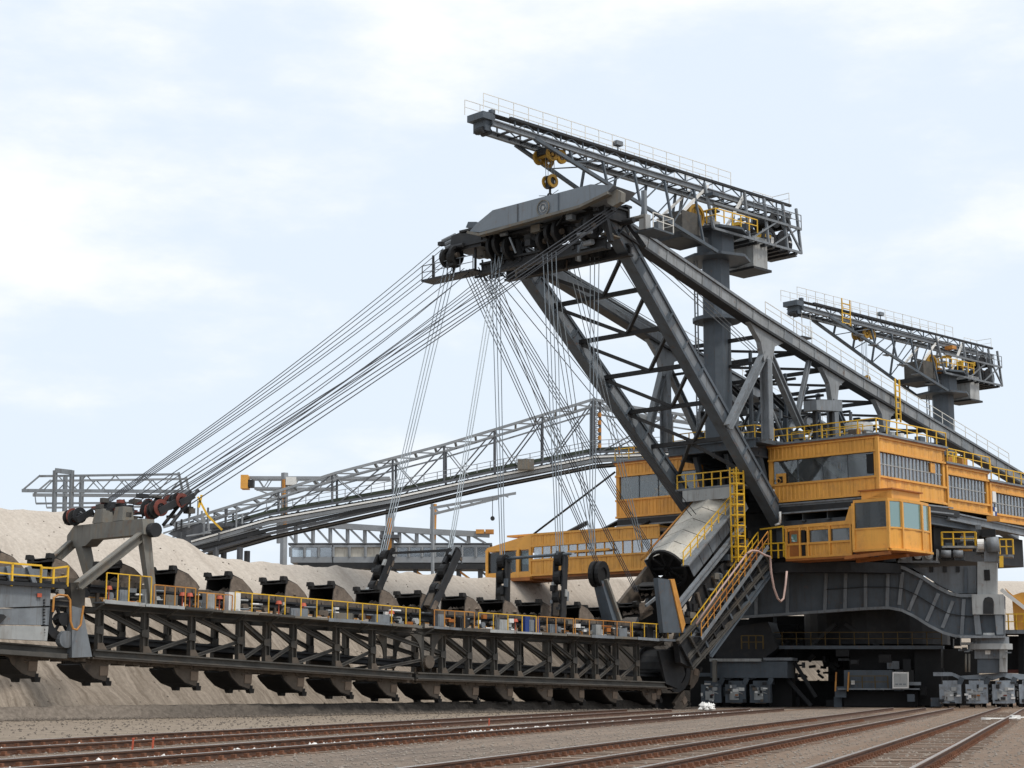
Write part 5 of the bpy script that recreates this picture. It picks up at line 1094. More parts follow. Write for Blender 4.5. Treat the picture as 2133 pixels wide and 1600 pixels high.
bx(1770, 1960, 1352, 1395, 4.0, 4.0, 'pivot_frame', 'black'); bx(1590, 1640, 1350, 1470, 5, 3, 'pivot_frame', 'black'); bx(1905, 1960, 1352, 1470, 3, 4, 'pivot_frame', 'black'); bx(1740, 1770, 1395, 1470, 8, 4, 'pivot_frame', 'black')
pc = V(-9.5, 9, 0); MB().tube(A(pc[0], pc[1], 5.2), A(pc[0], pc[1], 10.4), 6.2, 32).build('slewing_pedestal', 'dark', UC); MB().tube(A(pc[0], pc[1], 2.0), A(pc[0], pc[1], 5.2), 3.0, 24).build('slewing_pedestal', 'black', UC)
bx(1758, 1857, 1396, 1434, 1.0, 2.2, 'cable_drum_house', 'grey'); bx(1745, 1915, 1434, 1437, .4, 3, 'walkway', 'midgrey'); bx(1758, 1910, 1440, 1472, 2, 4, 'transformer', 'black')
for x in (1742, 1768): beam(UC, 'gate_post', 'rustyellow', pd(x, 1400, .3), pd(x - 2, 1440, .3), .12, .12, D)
railing(UC, [pd(1770, 1434, .4), pd(1850, 1434, .4)], 1.0, 1.1, 'shadedyellow', .06, sub=False)
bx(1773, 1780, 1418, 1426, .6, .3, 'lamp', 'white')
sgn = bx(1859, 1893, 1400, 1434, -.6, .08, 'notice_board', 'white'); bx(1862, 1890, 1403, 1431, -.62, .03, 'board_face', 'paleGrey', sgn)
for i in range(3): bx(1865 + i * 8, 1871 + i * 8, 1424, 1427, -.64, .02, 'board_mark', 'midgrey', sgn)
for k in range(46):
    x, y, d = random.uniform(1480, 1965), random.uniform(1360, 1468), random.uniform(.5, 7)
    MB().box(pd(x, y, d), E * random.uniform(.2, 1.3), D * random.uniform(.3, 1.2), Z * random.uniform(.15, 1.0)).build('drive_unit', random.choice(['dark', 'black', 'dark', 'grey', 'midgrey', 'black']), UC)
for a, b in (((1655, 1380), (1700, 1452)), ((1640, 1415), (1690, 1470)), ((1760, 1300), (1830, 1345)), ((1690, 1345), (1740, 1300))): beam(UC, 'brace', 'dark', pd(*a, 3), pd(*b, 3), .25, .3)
bx(1585, 1975, 1283, 1300, 12, 3, 'cross_beam', 'black'); bx(1700, 1985, 1300, 1350, 13, 2, 'dark_backing', 'black'); bx(1470, 1600, 1290, 1475, 14, 2, 'dark_backing', 'black')  # black beam and panels added to darken the gaps under the machine
bx(1640, 1770, 1418, 1474, 11, 2, 'dark_backing', 'black'); bx(1750, 2000, 1350, 1474, 14, 2, 'dark_backing', 'black'); bx(1600, 1780, 1346, 1376, 12, 2, 'dark_backing', 'black'); bx(1438, 1650, 1372, 1475, 3.2, 2, 'dark_backing', 'black'); bx(1560, 1610, 1285, 1372, 4, 2, 'dark_backing', 'black')
bx(1960, 2036, 1352, 1470, 6, 3, 'dark_backing', 'black'); bx(2096, 2170, 1325, 1400, 9, 2, 'dark_backing', 'black'); bx(1595, 1612, 1296, 1346, 8, 2, 'dark_backing', 'black')
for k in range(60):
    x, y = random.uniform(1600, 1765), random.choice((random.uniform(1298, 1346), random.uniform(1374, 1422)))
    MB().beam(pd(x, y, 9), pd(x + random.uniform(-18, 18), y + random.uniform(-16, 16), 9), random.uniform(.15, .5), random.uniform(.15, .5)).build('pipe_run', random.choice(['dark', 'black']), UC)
bx(1725, 1770, 1372, 1420, 9.5, 1, 'dark_backing', 'black'); 
# ---- slewing ring and its machinery, on top of the girder
rc = W(21.5, 0.5, 0)
MB().rim(A(rc[0], rc[1], 11.1), Z, 9.4, 7.5, .8, 48).build('slewing_ring', 'dark', EXC); MB().rim(A(rc[0], rc[1], 13.2), Z, 9.0, 4, 2.6, 48).build('ring_frame', 'dark', EXC)
def mx(px0, px1, py0, py1, d, dep, name, m): return MB().prism([pd(px0, py0, d), pd(px1, py0, d), pd(px1, py1, d), pd(px0, py1, d)], D * dep).build(name, m, EXC)
for a in ((1872, 1900, 1146, 1168, 'gear_box', 'midgrey'), (1905, 1918, 1148, 1166, 'gear_box', 'dark'), (1921, 1942, 1146, 1168, 'gear_box', 'midgrey'), (1950, 1953, 1144, 1168, 'frame_post', 'paleGrey'), (1870, 1955, 1168, 1172, 'machine_deck', 'midgrey'), (1960, 1985, 1150, 1165, 'motor', 'dark'), (1988, 2008, 1150, 1166, 'motor', 'grey'), (1962, 2034, 1137, 1141, 'machine_deck', 'paleGrey'), (2034, 2052, 1144, 1149, 'machine_deck', 'paleGrey'), (2050, 2080, 1128, 1170, 'gear_housing', 'midgrey'), (1840, 1866, 1150, 1170, 'gear_box', 'grey'), (2080, 2110, 1155, 1160, 'machine_deck', 'midgrey')):
    mx(a[0], a[1], a[2], a[3], -2.2, 1.8, a[4], a[5])
for x in (1881, 1912, 1935): MB().disc(pd(x, 1157, -2.3), D, .32, .2, 14).disc(pd(x, 1157, -2.4), D, .14, .2, 8).build('gear_cover', 'paleGrey', EXC)
for x in (1972, 1997): tube(EXC, 'motor', 'midgrey', pd(x - 11, 1154, -2.5), pd(x + 9, 1154, -2.5), .3, 12)
MB().disc(pd(2043, 1134, -2.4), E, .42, .5, 14).build('motor_fan', 'white', EXC)
railing(EXC, [pd(1962, 1137, -2.5), pd(2034, 1137, -2.5)], 1.1, .9, 'yellow', .09); railing(EXC, [pd(1964, 1137, -.4), pd(2032, 1137, -.4)], 1.1, .9, 'yellow', .08, sub=False)
railing(EXC, [pd(2083, 1155, -2.4), pd(2111, 1155, -2.4)], 1.2, .6, 'yellow', .1, sub=False); beam(EXC, 'frame_post', 'yellow', pd(2086, 1158, -2.4), pd(2086, 1182, -2.4), .3, .2, D)
for k in range(30):
    x, y = random.uniform(1850, 2070), random.uniform(1075, 1160)
    MB().box(pd(x, y, random.uniform(-.5, 2.5)), E * random.uniform(.3, 1.6), D * random.uniform(.3, 1.2), Z * random.uniform(.12, .7)).build('machine_unit', random.choice(['dark', 'dark', 'grey', 'black', 'midgrey', 'rustyellow']), EXC)
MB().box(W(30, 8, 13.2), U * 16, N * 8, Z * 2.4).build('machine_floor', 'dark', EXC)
tube(EXC, 'roof_gutter', 'midgrey', pd(2070, 1150, -2.6), pd(2066, 1120, -2.6), .5, 14)

# ================================================================== SLEWING CRANES
a46 = math.radians(46); J = np.array([math.sin(a46), math.cos(a46), 0]); K = np.array([math.cos(a46), -math.sin(a46), 0])
def make_crane(base, H, label, second=False):
    C = thing('slewing_crane', base, label, 'crane', 'jib cranes on the excavator')
    X = lambda x, y, z: base + J * x + K * y + Z * z
    def B(name, m, p, q, w, h, up=None): return MB().beam(p, q, w, h, up).build(name, m, C)
    cw = 1.0
    MB().prism([X(-cw, -.55, 0), X(-.55, -cw, 0), X(.55, -cw, 0), X(cw, -.55, 0), X(cw, .55, 0), X(.55, cw, 0), X(-.55, cw, 0), X(-cw, .55, 0)], Z * (H - 6.3)).build('column', 'grey', C)
    MB().prism([X(-1.35, -.75, H - 6.3), X(-.75, -1.35, H - 6.3), X(.75, -1.35, H - 6.3), X(1.35, -.75, H - 6.3), X(1.35, .75, H - 6.3), X(.75, 1.35, H - 6.3), X(-.75, 1.35, H - 6.3), X(-1.35, .75, H - 6.3)], Z * 2.3).build('slewing_head', 'grey', C)
    for z, r, th in ((H - 6.4, 2.9, .22), (H - 4.1, 2.7, .2)): MB().disc(X(0, 0, z), Z, r, th, 8).build('slewing_platform', 'grey', C)
    if not second: MB().disc(X(0, 0, 10.2), Z, 2.0, .3, 16).build('column_collar', 'grey', C)
    for y in (-1.25, -.95): B('ladder_rail', 'midgrey', X(-1.25, y, 1), X(-1.25, y, H - 6.5), .09, .09, U)
    for z in np.arange(2, H - 6.6, .8): B('ladder_rung', 'midgrey', X(-1.25, -1.25, z), X(-1.25, -.95, z), .05, .05)
    for y in (-.95, .95):
        for i, (x0, x1) in enumerate(((-26.2, -12), (-12, 0), (0, 9.2))):
            MB().ibeam(X(x0, y, H - 1.05 + (.2 if i == 0 else 0)), X(x1, y, H - 1.05), .3, .46, Z, .08, .08).build('jib_beam', 'midgrey', C)
        B('jib_chord', 'dark', X(-24.5, y, H - .1), X(9.2, y, H - .1), .24, .2)
        st0, st1 = X(-22, y * 1.1, H - 1.1), X(-2.2, y * 2.1, H - 6.4)
        B('jib_strut', 'grey', st0, st1, .24, .26)
        for i, x in enumerate(np.arange(-18.2, -3, 3.6)):
            k = (x + 22) / 19.8; p = lerp(st0, st1, k); B('jib_hanger', 'grey', X(x, y, H - 1.2), p, .17, .17, U)
            if i: B('jib_diagonal', 'grey', X(x, y, H - 1.25), lerp(st0, st1, (x - 3.6 + 22) / 19.8), .09, .09)
        for x in np.arange(-24, 9.0, 2.4):
            B('jib_post', 'grey', X(x, y, H - .86), X(x, y, H - .2), .1, .1, U)
            if x < 6.6: B('jib_diagonal', 'grey', X(x, y, H - .8), X(x + 1.2, y, H - .22), .08, .08); B('jib_diagonal', 'grey', X(x + 1.2, y, H - .22), X(x + 2.4, y, H - .8), .08, .08)
        railing(C, [X(-27.2, y * 1.05, H), X(-12, y * 1.05, H), X(1, y * 1.05, H)], 1.15, 1.55, 'railwhite', .045, sub=False)
    for x in np.arange(-24, 9.0, 1.2): B('jib_tie', 'dark', X(x, -.9, H - .9), X(x, .9, H - .9), .1, .1)
    MB().box(X(-16, .35, H - .02), J * 21, K * .7, Z * .05).build('jib_walkway', 'dark', C)
    MB().box(X(-26.6, 0, H - .35), J * 1.0, K * 1.7, Z * .5).box(X(-26.4, 0, H - .95), J * .55, K * 1.3, Z * .9).box(X(-25.9, .5, H - .3), J * .35, K * .35, Z * 1.2).build('jib_tip', 'grey', C)
    for dx in (-.3, .3): MB().disc(X(-26.4 + dx, .1, H - 1.35), K, .25, .8, 10).build('tip_sheave', 'dark', C)
    MB().box(X(-12.9, 1.0, H + .55), J * .7, K * .5, Z * .35).beam(X(-12.9, 1.0, H), X(-12.9, 1.0, H + .5), .08, .08, U).build('floodlight', 'midgrey', C)
    # counter-jib cage with winches
    for y in (-2.0, 2.0):
        for x in (-2.6, 2.0, 4.6, 7.2, 9.1): B('cage_post', 'midgrey', X(x, y, H - 4.5), X(x, y * .55 if x < 0 else y * .8, H - .5), .2, .2, U)
        for z in (H - 4.5, H - 2.4): B('cage_rail', 'midgrey', X(-2.6, y, z), X(9.2, y, z), .18, .2)
        for x in (2.4, 5.4): B('cage_brace', 'midgrey', X(x, y, H - 4.4), X(x + 3.4, y, H - 2.4), .12, .12)
        B('cage_brace', 'white', X(-5.8, y * .6, H - 3.8), X(-2.0, y * .5, H - .6), .2, .2); B('cage_brace', 'white', X(-.6, y * .75, H - 4.2), X(2.6, y * .6, H - .4), .2, .2)
        B('cage_brace', 'midgrey', X(7.2, y, H - 2.3), X(9.1, y, H - 4.4), .16, .16)
    for x in np.arange(2.0, 9.3, 1.05): B('counter_joist', 'dark', X(x, -2.1, H - 4.7), X(x, 2.1, H - 4.7), .3, .2)
    MB().prism([X(5.0, -1.6, H - 4.6), X(5.0, 1.2, H - 4.6), X(9.6, 1.2, H - 4.6), X(9.6, -1.6, H - 4.6)], Z * .1).build('counter_platform', 'dark', C)
    MB().prism([X(3.0, 1.6, H - 6.7), X(4.9, 1.6, H - 6.7), X(4.9, 1.6, H - 4.0), X(3.0, 1.6, H - 4.0)], K * -2.6).build('switch_house', 'paleGrey', C)
    MB().box(X(4, .3, H - 6.75), J * 2.4, K * 3.0, Z * .2).build('switch_house_floor', 'dark', C)
    for (x, y, z, r, l_) in ((5.6, 0, H - 3.7, .75, 2.6), (8.0, 0, H - 3.6, .8, 2.2), (6.6, .3, H - 1.9, .45, 1.8), (8.2, .2, H - 1.9, .5, 1.8)):
        o = MB().tube(X(x, y - l_ / 2, z), X(x, y + l_ / 2, z), r, 16).rim(X(x, y - l_ / 2, z), K, r + .25, r - .1, .1, 16).rim(X(x, y + l_ / 2, z), K, r + .25, r - .1, .1, 16).build('winch_drum', 'dark', C)
    MB().box(X(-4.6, .2, H - 4.4), J * 2.4, K * 2.4, Z * 1.9).build('winch_house', 'truss', C)
    MB().disc(X(-3.7, 1.0, H - 3.5), K, .85, .2, 18).rim(X(-3.7, 1.0, H - 3.5), K, 1.0, .75, .4, 18).build('cable_reel', 'reel', C)
    MB().box(X(-4.4, 0, H - 5.5), J * 3.4, K * 3.0, Z * .5).build('winch_floor', 'dark', C)
    for k in range(26):
        c = X(random.uniform(-2.4, 8.8), random.uniform(-1.7, 1.8), H - random.uniform(1.4, 4.3))
        MB().box(c, J * random.uniform(.2, 1.1), K * random.uniform(.2, 1), Z * random.uniform(.1, .6)).build(random.choice(['motor', 'cabinet', 'gear_box', 'cable_tray']), random.choice(['dark', 'grey', 'yellow', 'midgrey', 'dark', 'paleGrey', 'rustyellow', 'white']), C)
    railing(C, [X(-2.7, -2.3, H - 4.0), X(-2.7, 2.3, H - 4.0), X(2.6, 2.4, H - 4.0)], 1.1, 1.0, 'yellow', .08, sub=False)
    railing(C, [X(2.6, 2.1, H - 2.3), X(9.1, 2.1, H - 2.3)], 1.1, 1.5, 'midgrey', .06, sub=False)
    railing(C, [X(6.4, -.9, H), X(9.1, -.9, H), X(9.1, .9, H)], 1.05, 1.2, 'railwhite', .045, sub=False)
    # trolley, hoist ropes and hook block
    tx = -19.4 if not second else -14.6; hz = H - 3.7 if not second else H - 6.6
    t_ = MB().box(X(tx, 0, H - 1.45), J * 1.6, K * 1.5, Z * .5).build('trolley', 'dark', C)
    for dx in (-.5, .5): MB().rim(X(tx + dx, .7, H - 1.75), K, .55, .3, .2, 16).rim(X(tx + dx, -.7, H - 1.75), K, .55, .3, .2, 16).disc(X(tx + dx, 0, H - 1.75), K, .15, 1.6, 8).build('trolley_sheave', 'reel', t_)
    for dx in (-.45, -.2, .2, .45): MB().tube(X(tx + dx, 0, hz + .3), X(tx + dx, 0, H - 1.8), .025, 5).build('hoist_rope', 'ropelight', C)
    hk = MB().box(X(tx, 0, hz), J * .5, K * .5, Z * .9).tube(X(tx, 0, hz - .4), X(tx, 0, hz - .9), .09, 8).rim(X(tx, 0, hz - 1.1), K, .28, .16, .12, 12).build('hook_block', 'dark', C)
    for y in (-.3, .3): MB().rim(X(tx, y, hz + .05), K, .52, .3, .14, 16).build('block_sheave', 'reel', hk)
    if second:
        bk = MB().box(X(-25.2, 0, H - 3.6), J * 1.7, K * 1.2, Z * .14).build('hanging_basket', 'dark', C)
        for dx in (-.7, .7):
            for dy in (-.5, .5): MB().beam(X(-25.2 + dx, dy, H - 3.6), X(-25.2 + dx, dy, H - .9), .045, .045, U).build('basket_rod', 'railwhite', bk)
        railing(C, [X(-26, .6, H - 3.5), X(-24.4, .6, H - 3.5)], 1.0, .5, 'railwhite', .04, sub=False)
        for x in (-20, -18.6): B('ladder_rail', 'yellow', X(x, 1.2, H - 1.6), X(x, 1.2, H + 1.1), .1, .1, U)
        for z in np.arange(H - 1.4, H + 1.0, .5): B('ladder_rung', 'yellow', X(-20, 1.2, z), X(-18.6, 1.2, z), .08, .08)
        for i, x in enumerate(np.arange(-18, -3, 2.6)): B('service_step', 'midgrey', X(x, 1.4, H - 1.3 - (x + 22) * .27), X(x + .9, 1.4, H - 1.3 - (x + 22) * .27), .8, .1)
        railing(C, [X(-1.6, 1.4, .5), X(1.6, 1.4, .5)], 1.2, .8, 'yellow', .1, sub=False)
        MB().disc(X(0, 0, .4), Z, 2.2, .2, 8).build('column_platform', 'midgrey', C)
    return C
make_crane(W(9.3, 0, 21.1), 21.65, 'big grey jib crane rising behind the mast, its hook over the mast head')
c2 = make_crane(pY(1990, 1430, 173) * A(1, 1, 0) + Z * 23.2, 14.6, 'smaller-looking grey jib crane at the rear, with hanging basket under its tip', True); c2.scale = (.93, .93, .93)
# slings from the first crane's hook to the head
hkp = W(9.3, 0, 21.1) + J * -19.4 + Z * (21.8 - 4.9)
for x, y in ((1123, 408), (1163, 396)): MB().tube(hkp, fx(x, y, -12.0), .025, 5).build('sling', 'rope', EXC)

# ================================================================== FAR MACHINES
CB = thing('conveyor_bridge', pY(830, 1150, 200) * A(1, 1, 0), 'long grey lattice conveyor bridge rising behind the ropes and the ladder', 'conveyor bridge')
def cb(x, y, o=0): return pY(x, y, 200) + A(0, o, 0)
def bline(name, pts, w, h, m, o=0, dy=0):
    for a, b in zip(pts[:-1], pts[1:]): MB().beam(cb(*a, 0) + A(0, o, dy), cb(*b, 0) + A(0, o, dy), w, h).build(name, m, CB)
topc = [(340, 1098), (470, 1058), (700, 985), (920, 928), (1080, 880), (1236, 832), (1330, 850), (1475, 872)]
botc = [(415, 1152), (560, 1112), (830, 1052), (1020, 1006), (1240, 962), (1400, 948), (1480, 946)]
belt = [(400, 1118), (560, 1072), (830, 1025), (1020, 984), (1240, 942), (1400, 936), (1480, 934)]
for o in (0, 5.5):
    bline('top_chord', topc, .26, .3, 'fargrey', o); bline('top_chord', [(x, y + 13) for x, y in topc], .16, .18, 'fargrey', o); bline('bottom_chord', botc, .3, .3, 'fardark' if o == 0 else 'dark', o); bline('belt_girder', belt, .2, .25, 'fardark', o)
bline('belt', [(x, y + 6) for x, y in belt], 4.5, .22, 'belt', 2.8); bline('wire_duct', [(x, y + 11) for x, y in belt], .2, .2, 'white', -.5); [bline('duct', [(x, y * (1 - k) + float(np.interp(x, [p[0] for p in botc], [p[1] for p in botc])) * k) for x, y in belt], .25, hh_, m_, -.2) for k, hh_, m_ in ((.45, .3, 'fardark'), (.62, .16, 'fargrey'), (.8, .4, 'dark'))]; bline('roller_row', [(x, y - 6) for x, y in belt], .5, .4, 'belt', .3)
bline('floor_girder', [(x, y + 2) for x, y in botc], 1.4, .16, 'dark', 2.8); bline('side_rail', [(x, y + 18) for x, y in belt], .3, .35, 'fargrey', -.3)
ty = lambda x: float(np.interp(x, [p[0] for p in topc], [p[1] for p in topc])); by = lambda x: float(np.interp(x, [p[0] for p in belt], [p[1] for p in belt]))
for o in (0, 5.5):
    xs = [470, 580, 692, 818, 925, 1030, 1130, 1236, 1400]
    for i, x in enumerate(xs):
        MB().beam(cb(x, ty(x)) + A(0, o, 0), cb(x, by(x)) + A(0, o, 0), .2, .2, U).build('truss_post', 'fardark', CB)
        if i: MB().beam(cb(x, ty(x)) + A(0, o, 0), cb(xs[i - 1] + 12, by(xs[i - 1])) + A(0, o, 0), .15, .15).build('truss_diagonal', 'fardark', CB)
        if 1 < i < 8: MB().beam(cb(x, ty(x)) + A(0, o, 0), cb((x + xs[min(i + 1, 8)]) / 2, by((x + xs[min(i + 1, 8)]) / 2)) + A(0, o, 0), .12, .12).build('truss_diagonal', 'fargrey', CB)
for x in range(360, 1470, 42): MB().beam(cb(x, ty(x)), cb(x, ty(x)) + A(0, 5.5, 0), .25, .3).build('top_tie', 'fargrey', CB); MB().beam(cb(x, ty(x)), cb(x + 42, ty(x + 42)) + A(0, 5.5, 0), .16, .16).build('top_tie', 'fargrey', CB)
me, _ = MB().tube(A(0, -2.4, 0), A(0, 2.4, 0), .16, 6).mesh('belt_roller', 'fardark', A(0, 0, 0))
for x in range(425, 1440, 14): inst('belt_roller', me, CB, cb(x, by(x) + 6) + A(0, 2.8, 0))
lp = MB()
for k in range(12): lp.beam(cb(1236, 836 + k * 9), cb(1250, 842 + k * 9), .1, .1); lp.beam(cb(1250, 842 + k * 9), cb(1236, 845 + k * 9), .1, .1)
lp.beam(cb(1236, 832), cb(1236, 945), .35, .35, U).beam(cb(1250, 834), cb(1250, 945), .2, .2, U).build('ladder_tower', 'fardark', CB)
for y in range(860, 940, 16): MB().beam(cb(1249, y), cb(1249, y + 9), .3, .3, U).build('ladder_guard', 'rustyellow', CB)
MB().box(cb(1095, 971) + A(0, -1, 0), A(1.9, 0, 0), A(0, 2, 0), Z * 1.2).build('drive_house', 'portal', CB)
MB().prism([cb(380, 1092), cb(500, 1088), cb(560, 1112), cb(430, 1150), cb(350, 1112)], A(0, 6, 0)).build('tail_housing', 'fardark', CB)
for k in range(46):
    c = cb(random.uniform(360, 520), random.uniform(1075, 1135)) + A(0, random.uniform(-2, 1), 0); MB().beam(c, c + (A(random.uniform(1, 3), 0, random.uniform(.2, .7)) if k % 2 else A(0, 0, random.uniform(.8, 2.2))), .15, .18, U).build('tail_brace', random.choice(['fardark', 'fargrey', 'dark', 'fargrey']), CB)
for a, b in (((420, 1040), (440, 1078)), ((440, 1078), (470, 1108)), ((428, 1036), (422, 1062))): MB().beam(cb(*a) + A(0, -2.5, 0), cb(*b) + A(0, -2.5, 0), .22, .22).build('stair_guard', 'yellow', CB)
railing(CB, [cb(560, 1070) + A(0, -2, 0), cb(830, 1022) + A(0, -2, 0), cb(1240, 940) + A(0, -2, 0), cb(1400, 932) + A(0, -2, 0)], 1.0, 1.6, 'fargrey', .07, sub=False)
for x in (1290, 1320, 1355, 1388): MB().beam(cb(x, 930), cb(x, 985), .16, .16, U).build('stair_post', 'rustyellow', CB)
for x in (400, 450, 500):
    for o in (0, 5.5): MB().beam(cb(x, 1140, 0) + A(0, o, 0), cb(x, 1140, 0) * A(1, 1, 0) + A(0, o, 0), .5, .5, U).build('trestle_leg', 'fardark', CB)
# gantry frame on the crest
GF = thing('conveyor_gantry', pY(200, 1068, 150), 'open grey steel gantry frame standing on the crest of the sand bank', 'gantry')
g_ = lambda x, y, o=0: pY(x, y, 150) + A(0, o, 0)
for o in (0, 3.5):
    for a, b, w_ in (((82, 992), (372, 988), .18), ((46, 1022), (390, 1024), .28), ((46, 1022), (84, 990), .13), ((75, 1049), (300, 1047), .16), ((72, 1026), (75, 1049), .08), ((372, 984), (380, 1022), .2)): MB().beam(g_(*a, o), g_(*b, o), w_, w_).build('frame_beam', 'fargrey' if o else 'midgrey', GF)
    for x in (115, 150): MB().beam(g_(x, 980, o), g_(x, 1085, o) * A(1, 1, 0) + Z * 10.5, .3, .3, U).build('frame_column', 'midgrey', GF)
    xs = list(range(90, 380, 30))
    for i in range(len(xs) - 1): MB().beam(g_(xs[i], 990 if i % 2 else 1022, o), g_(xs[i + 1], 1022 if i % 2 else 990, o), .09, .09).build('frame_diagonal', 'midgrey', GF)
MB().beam(g_(115, 980), g_(150, 984), .3, .4).build('frame_beam', 'midgrey', GF)
# distant jib crane with orange end
FC = thing('distant_crane', pY(600, 1150, 240), 'small distant grey crane with an orange block at its jib end', 'crane')
f_ = lambda x, y, o=0: pY(x, y, 240) + A(0, o, 0)
for o in (0, 2.0):
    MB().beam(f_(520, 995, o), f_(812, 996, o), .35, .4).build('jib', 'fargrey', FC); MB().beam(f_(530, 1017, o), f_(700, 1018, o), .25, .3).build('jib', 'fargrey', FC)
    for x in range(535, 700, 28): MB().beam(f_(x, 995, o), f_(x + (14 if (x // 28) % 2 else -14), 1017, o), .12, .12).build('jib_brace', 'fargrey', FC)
MB().box(f_(511, 1005), A(1.0, 0, 0), A(0, 2.2, 0), Z * 1.9).build('jib_end', 'orange', FC); MB().box(f_(522, 1008), A(.9, 0, 0), A(0, 1.8, 0), Z * 1.0).build('jib_drive', 'dark', FC)
MB().beam(f_(593, 985), f_(593, 1160) * A(1, 1, 0), .7, .7, U).build('tower', 'fargrey', FC); MB().beam(f_(592, 1000, -.6), f_(595, 1100, -.6), .4, .3, U).build('tower_ladder', 'rustyellow', FC)
MB().box(f_(607, 1003), A(1.4, 0, 0), A(0, 1.5, 0), Z * 1.1).build('crane_cab', 'white', FC); MB().beam(f_(530, 1018), f_(600, 1045), .2, .2).build('jib_stay', 'fargrey', FC)
# distant conveyor gallery
GA = thing('conveyor_gallery', pY(810, 1190, 250), 'distant pale grey conveyor gallery with window bands behind the ladder', 'gallery')
a_ = lambda x, y, o=0: pY(x, y, 250) + A(0, o, 0)
for x0, x1, m_ in ((605, 692, 'fargrey'), (694, 795, 'fargrey'), (797, 960, 'fargrey'), (962, 1020, 'fargrey')):
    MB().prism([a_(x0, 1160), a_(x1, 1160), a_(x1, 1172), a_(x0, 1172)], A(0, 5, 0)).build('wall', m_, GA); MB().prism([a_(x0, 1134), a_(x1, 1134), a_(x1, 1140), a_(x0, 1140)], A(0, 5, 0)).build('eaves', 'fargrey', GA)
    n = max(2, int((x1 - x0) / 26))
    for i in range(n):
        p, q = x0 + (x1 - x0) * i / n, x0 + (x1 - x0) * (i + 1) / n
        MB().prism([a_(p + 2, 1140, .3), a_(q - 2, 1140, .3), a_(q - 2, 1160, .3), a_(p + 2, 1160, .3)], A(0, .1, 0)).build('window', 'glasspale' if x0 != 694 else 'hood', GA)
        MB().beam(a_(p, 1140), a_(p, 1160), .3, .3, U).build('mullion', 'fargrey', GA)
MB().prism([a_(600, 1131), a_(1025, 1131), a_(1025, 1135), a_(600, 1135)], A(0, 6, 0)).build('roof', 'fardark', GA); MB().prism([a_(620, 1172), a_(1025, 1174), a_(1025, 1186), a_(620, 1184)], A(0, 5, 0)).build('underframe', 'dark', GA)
MB().prism([a_(640, 1140, 4.5), a_(1020, 1140, 4.5), a_(1020, 1160, 4.5), a_(640, 1160, 4.5)], A(0, .2, 0)).build('inner_wall', 'fardark', GA)
for x in range(640, 1020, 45): MB().beam(a_(x, 1184, 1), a_(x + 6, 1235, 1) * A(1, 1, 0), .5, .5, U).build('trestle_leg', 'fardark', GA); MB().beam(a_(x, 1188, 1), a_(x + 30, 1210, 1), .3, .3).build('trestle_brace', 'rustyellow' if x % 2 else 'fardark', GA)
ar = [(560, 1080), (640, 1092), (745, 1098), (900, 1108), (1020, 1114)]
for a, b in zip(ar[:-1], ar[1:]): MB().beam(a_(*a), a_(*b), .8, .8).build('top_chord', 'fargrey', GA)
for i, x in enumerate(range(580, 1010, 36)):
    y = float(np.interp(x, [p[0] for p in ar], [p[1] for p in ar])); MB().beam(a_(x, y), a_(x, 1132), .4, .4, U).build('truss_post', 'fargrey', GA); MB().beam(a_(x, y), a_(x + 36, 1132), .3, .3).build('truss_diagonal', 'fargrey', GA)
MB().beam(a_(813, 1040), a_(811, 1150), .9, .9, U).build('mast', 'fargrey', GA); MB().beam(a_(812, 1080, -.8), a_(812, 1150, -.8), .5, .4, U).build('mast_ladder', 'rustyellow', GA); MB().box(a_(812, 1119), A(2.8, 0, 0), A(0, 3, 0), Z * .5).build('mast_platform', 'fardark', GA)
for x, y in ((902, 1050), (905, 1050)): MB().beam(a_(x, y), a_(x - 2, 1125), .5, .5, U).build('mast', 'fargrey' if x == 902 else 'rustyellow', GA)
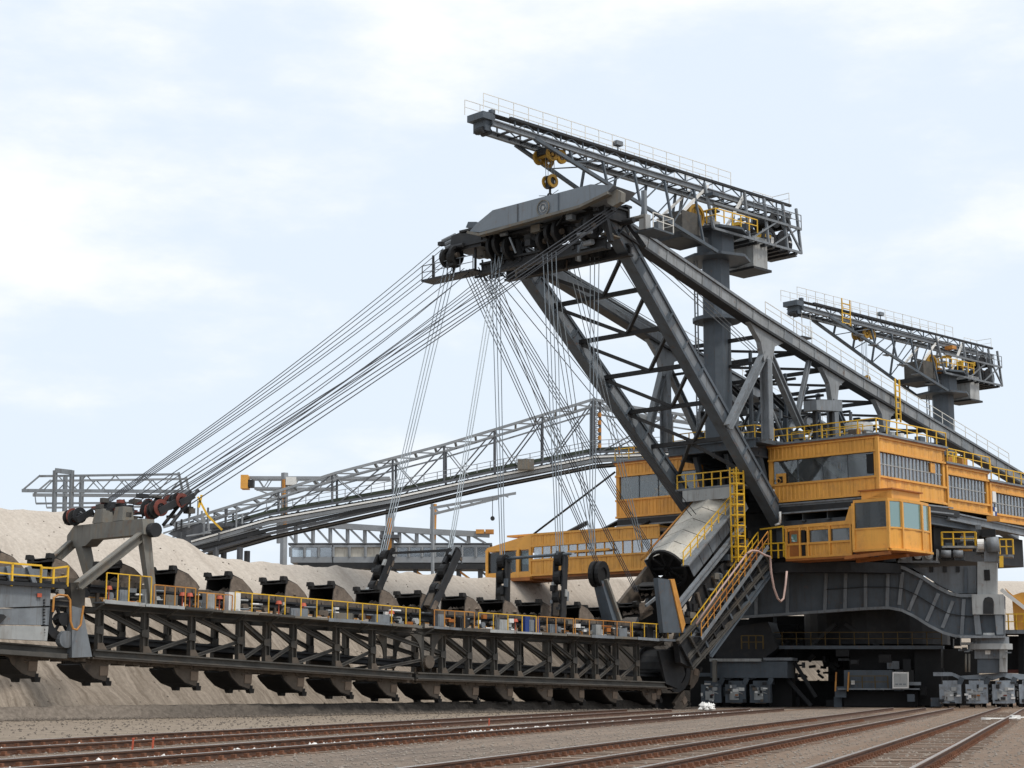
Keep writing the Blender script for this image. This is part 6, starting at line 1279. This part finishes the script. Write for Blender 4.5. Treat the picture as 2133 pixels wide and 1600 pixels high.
for x in (1000, 1020): MB().box(a_(x, 1108), A(1.2, 0, 0), A(0, 1.5, 0), Z * .6).build('roof_unit', 'rustyellow', GA)
# low jib behind the conveyor bridge
J2 = thing('loading_jib', pY(1000, 1150, 230), 'thin pale loading jib with a hanging line beneath the conveyor bridge', 'jib')
j_ = lambda x, y, o=0: pY(x, y, 230) + A(0, o, 0)
for o in (0, 1.6):
    for a, b in (((895, 1058), (1075, 1026)), ((900, 1070), (1040, 1036))): MB().beam(j_(*a, o), j_(*b, o), .16, .18).build('jib_chord', 'fargrey', J2)
    for x in range(905, 1050, 24): MB().beam(j_(x, 1057 - (x - 895) * .18, o), j_(x + 10, 1069 - (x - 900) * .24, o), .14, .14).build('jib_brace', 'fargrey', J2)
MB().tube(j_(1026, 1036), j_(1026, 1076), .05, 5).build('line', 'rope', J2); MB().disc(j_(1026, 1080), A(0, 1, 0), .3, .5, 10).build('hook', 'dark', J2)
MB().beam(j_(902, 1056), j_(902, 1140) * A(1, 1, 0), .32, .32, U).build('jib_mast', 'fargrey', J2)
# orange machine far right
OR = thing('orange_hopper', pd(2125, 1320, 6) * A(1, 1, 0), 'bright orange hopper car at the right edge behind the bogies', 'hopper')
MB().prism([pd(x, y, 6) for x, y in [(2092, 1224), (2110, 1240), (2128, 1234), (2170, 1234), (2170, 1312), (2113, 1312), (2108, 1244)]], D * 4).build('hopper_body', 'orange', OR)
MB().beam(pd(2085, 1228, 5.8), pd(2136, 1268, 5.8), .3, .25, D).build('hopper_edge', 'white', OR)
railing(OR, [pd(2085, 1312, 5.5), pd(2150, 1312, 5.5)], 1.3, .7, 'yellow', .09, sub=False); MB().prism([pd(x, y, 5.5) for x, y in [(2080, 1312), (2160, 1312), (2160, 1320), (2080, 1320)]], D * 5).build('hopper_floor', 'midgrey', OR)
for x in (2090, 2130, 2165): MB().beam(pd(x, 1320, 7), pd(x, 1474, 7), .5, .5, U).build('hopper_leg', 'dark', OR)
MB().prism([pd(x, y, 8) for x, y in [(2090, 1395), (2170, 1395), (2170, 1402), (2090, 1402)]], D * 2).build('red_stripe_beam', 'redsheave', OR)
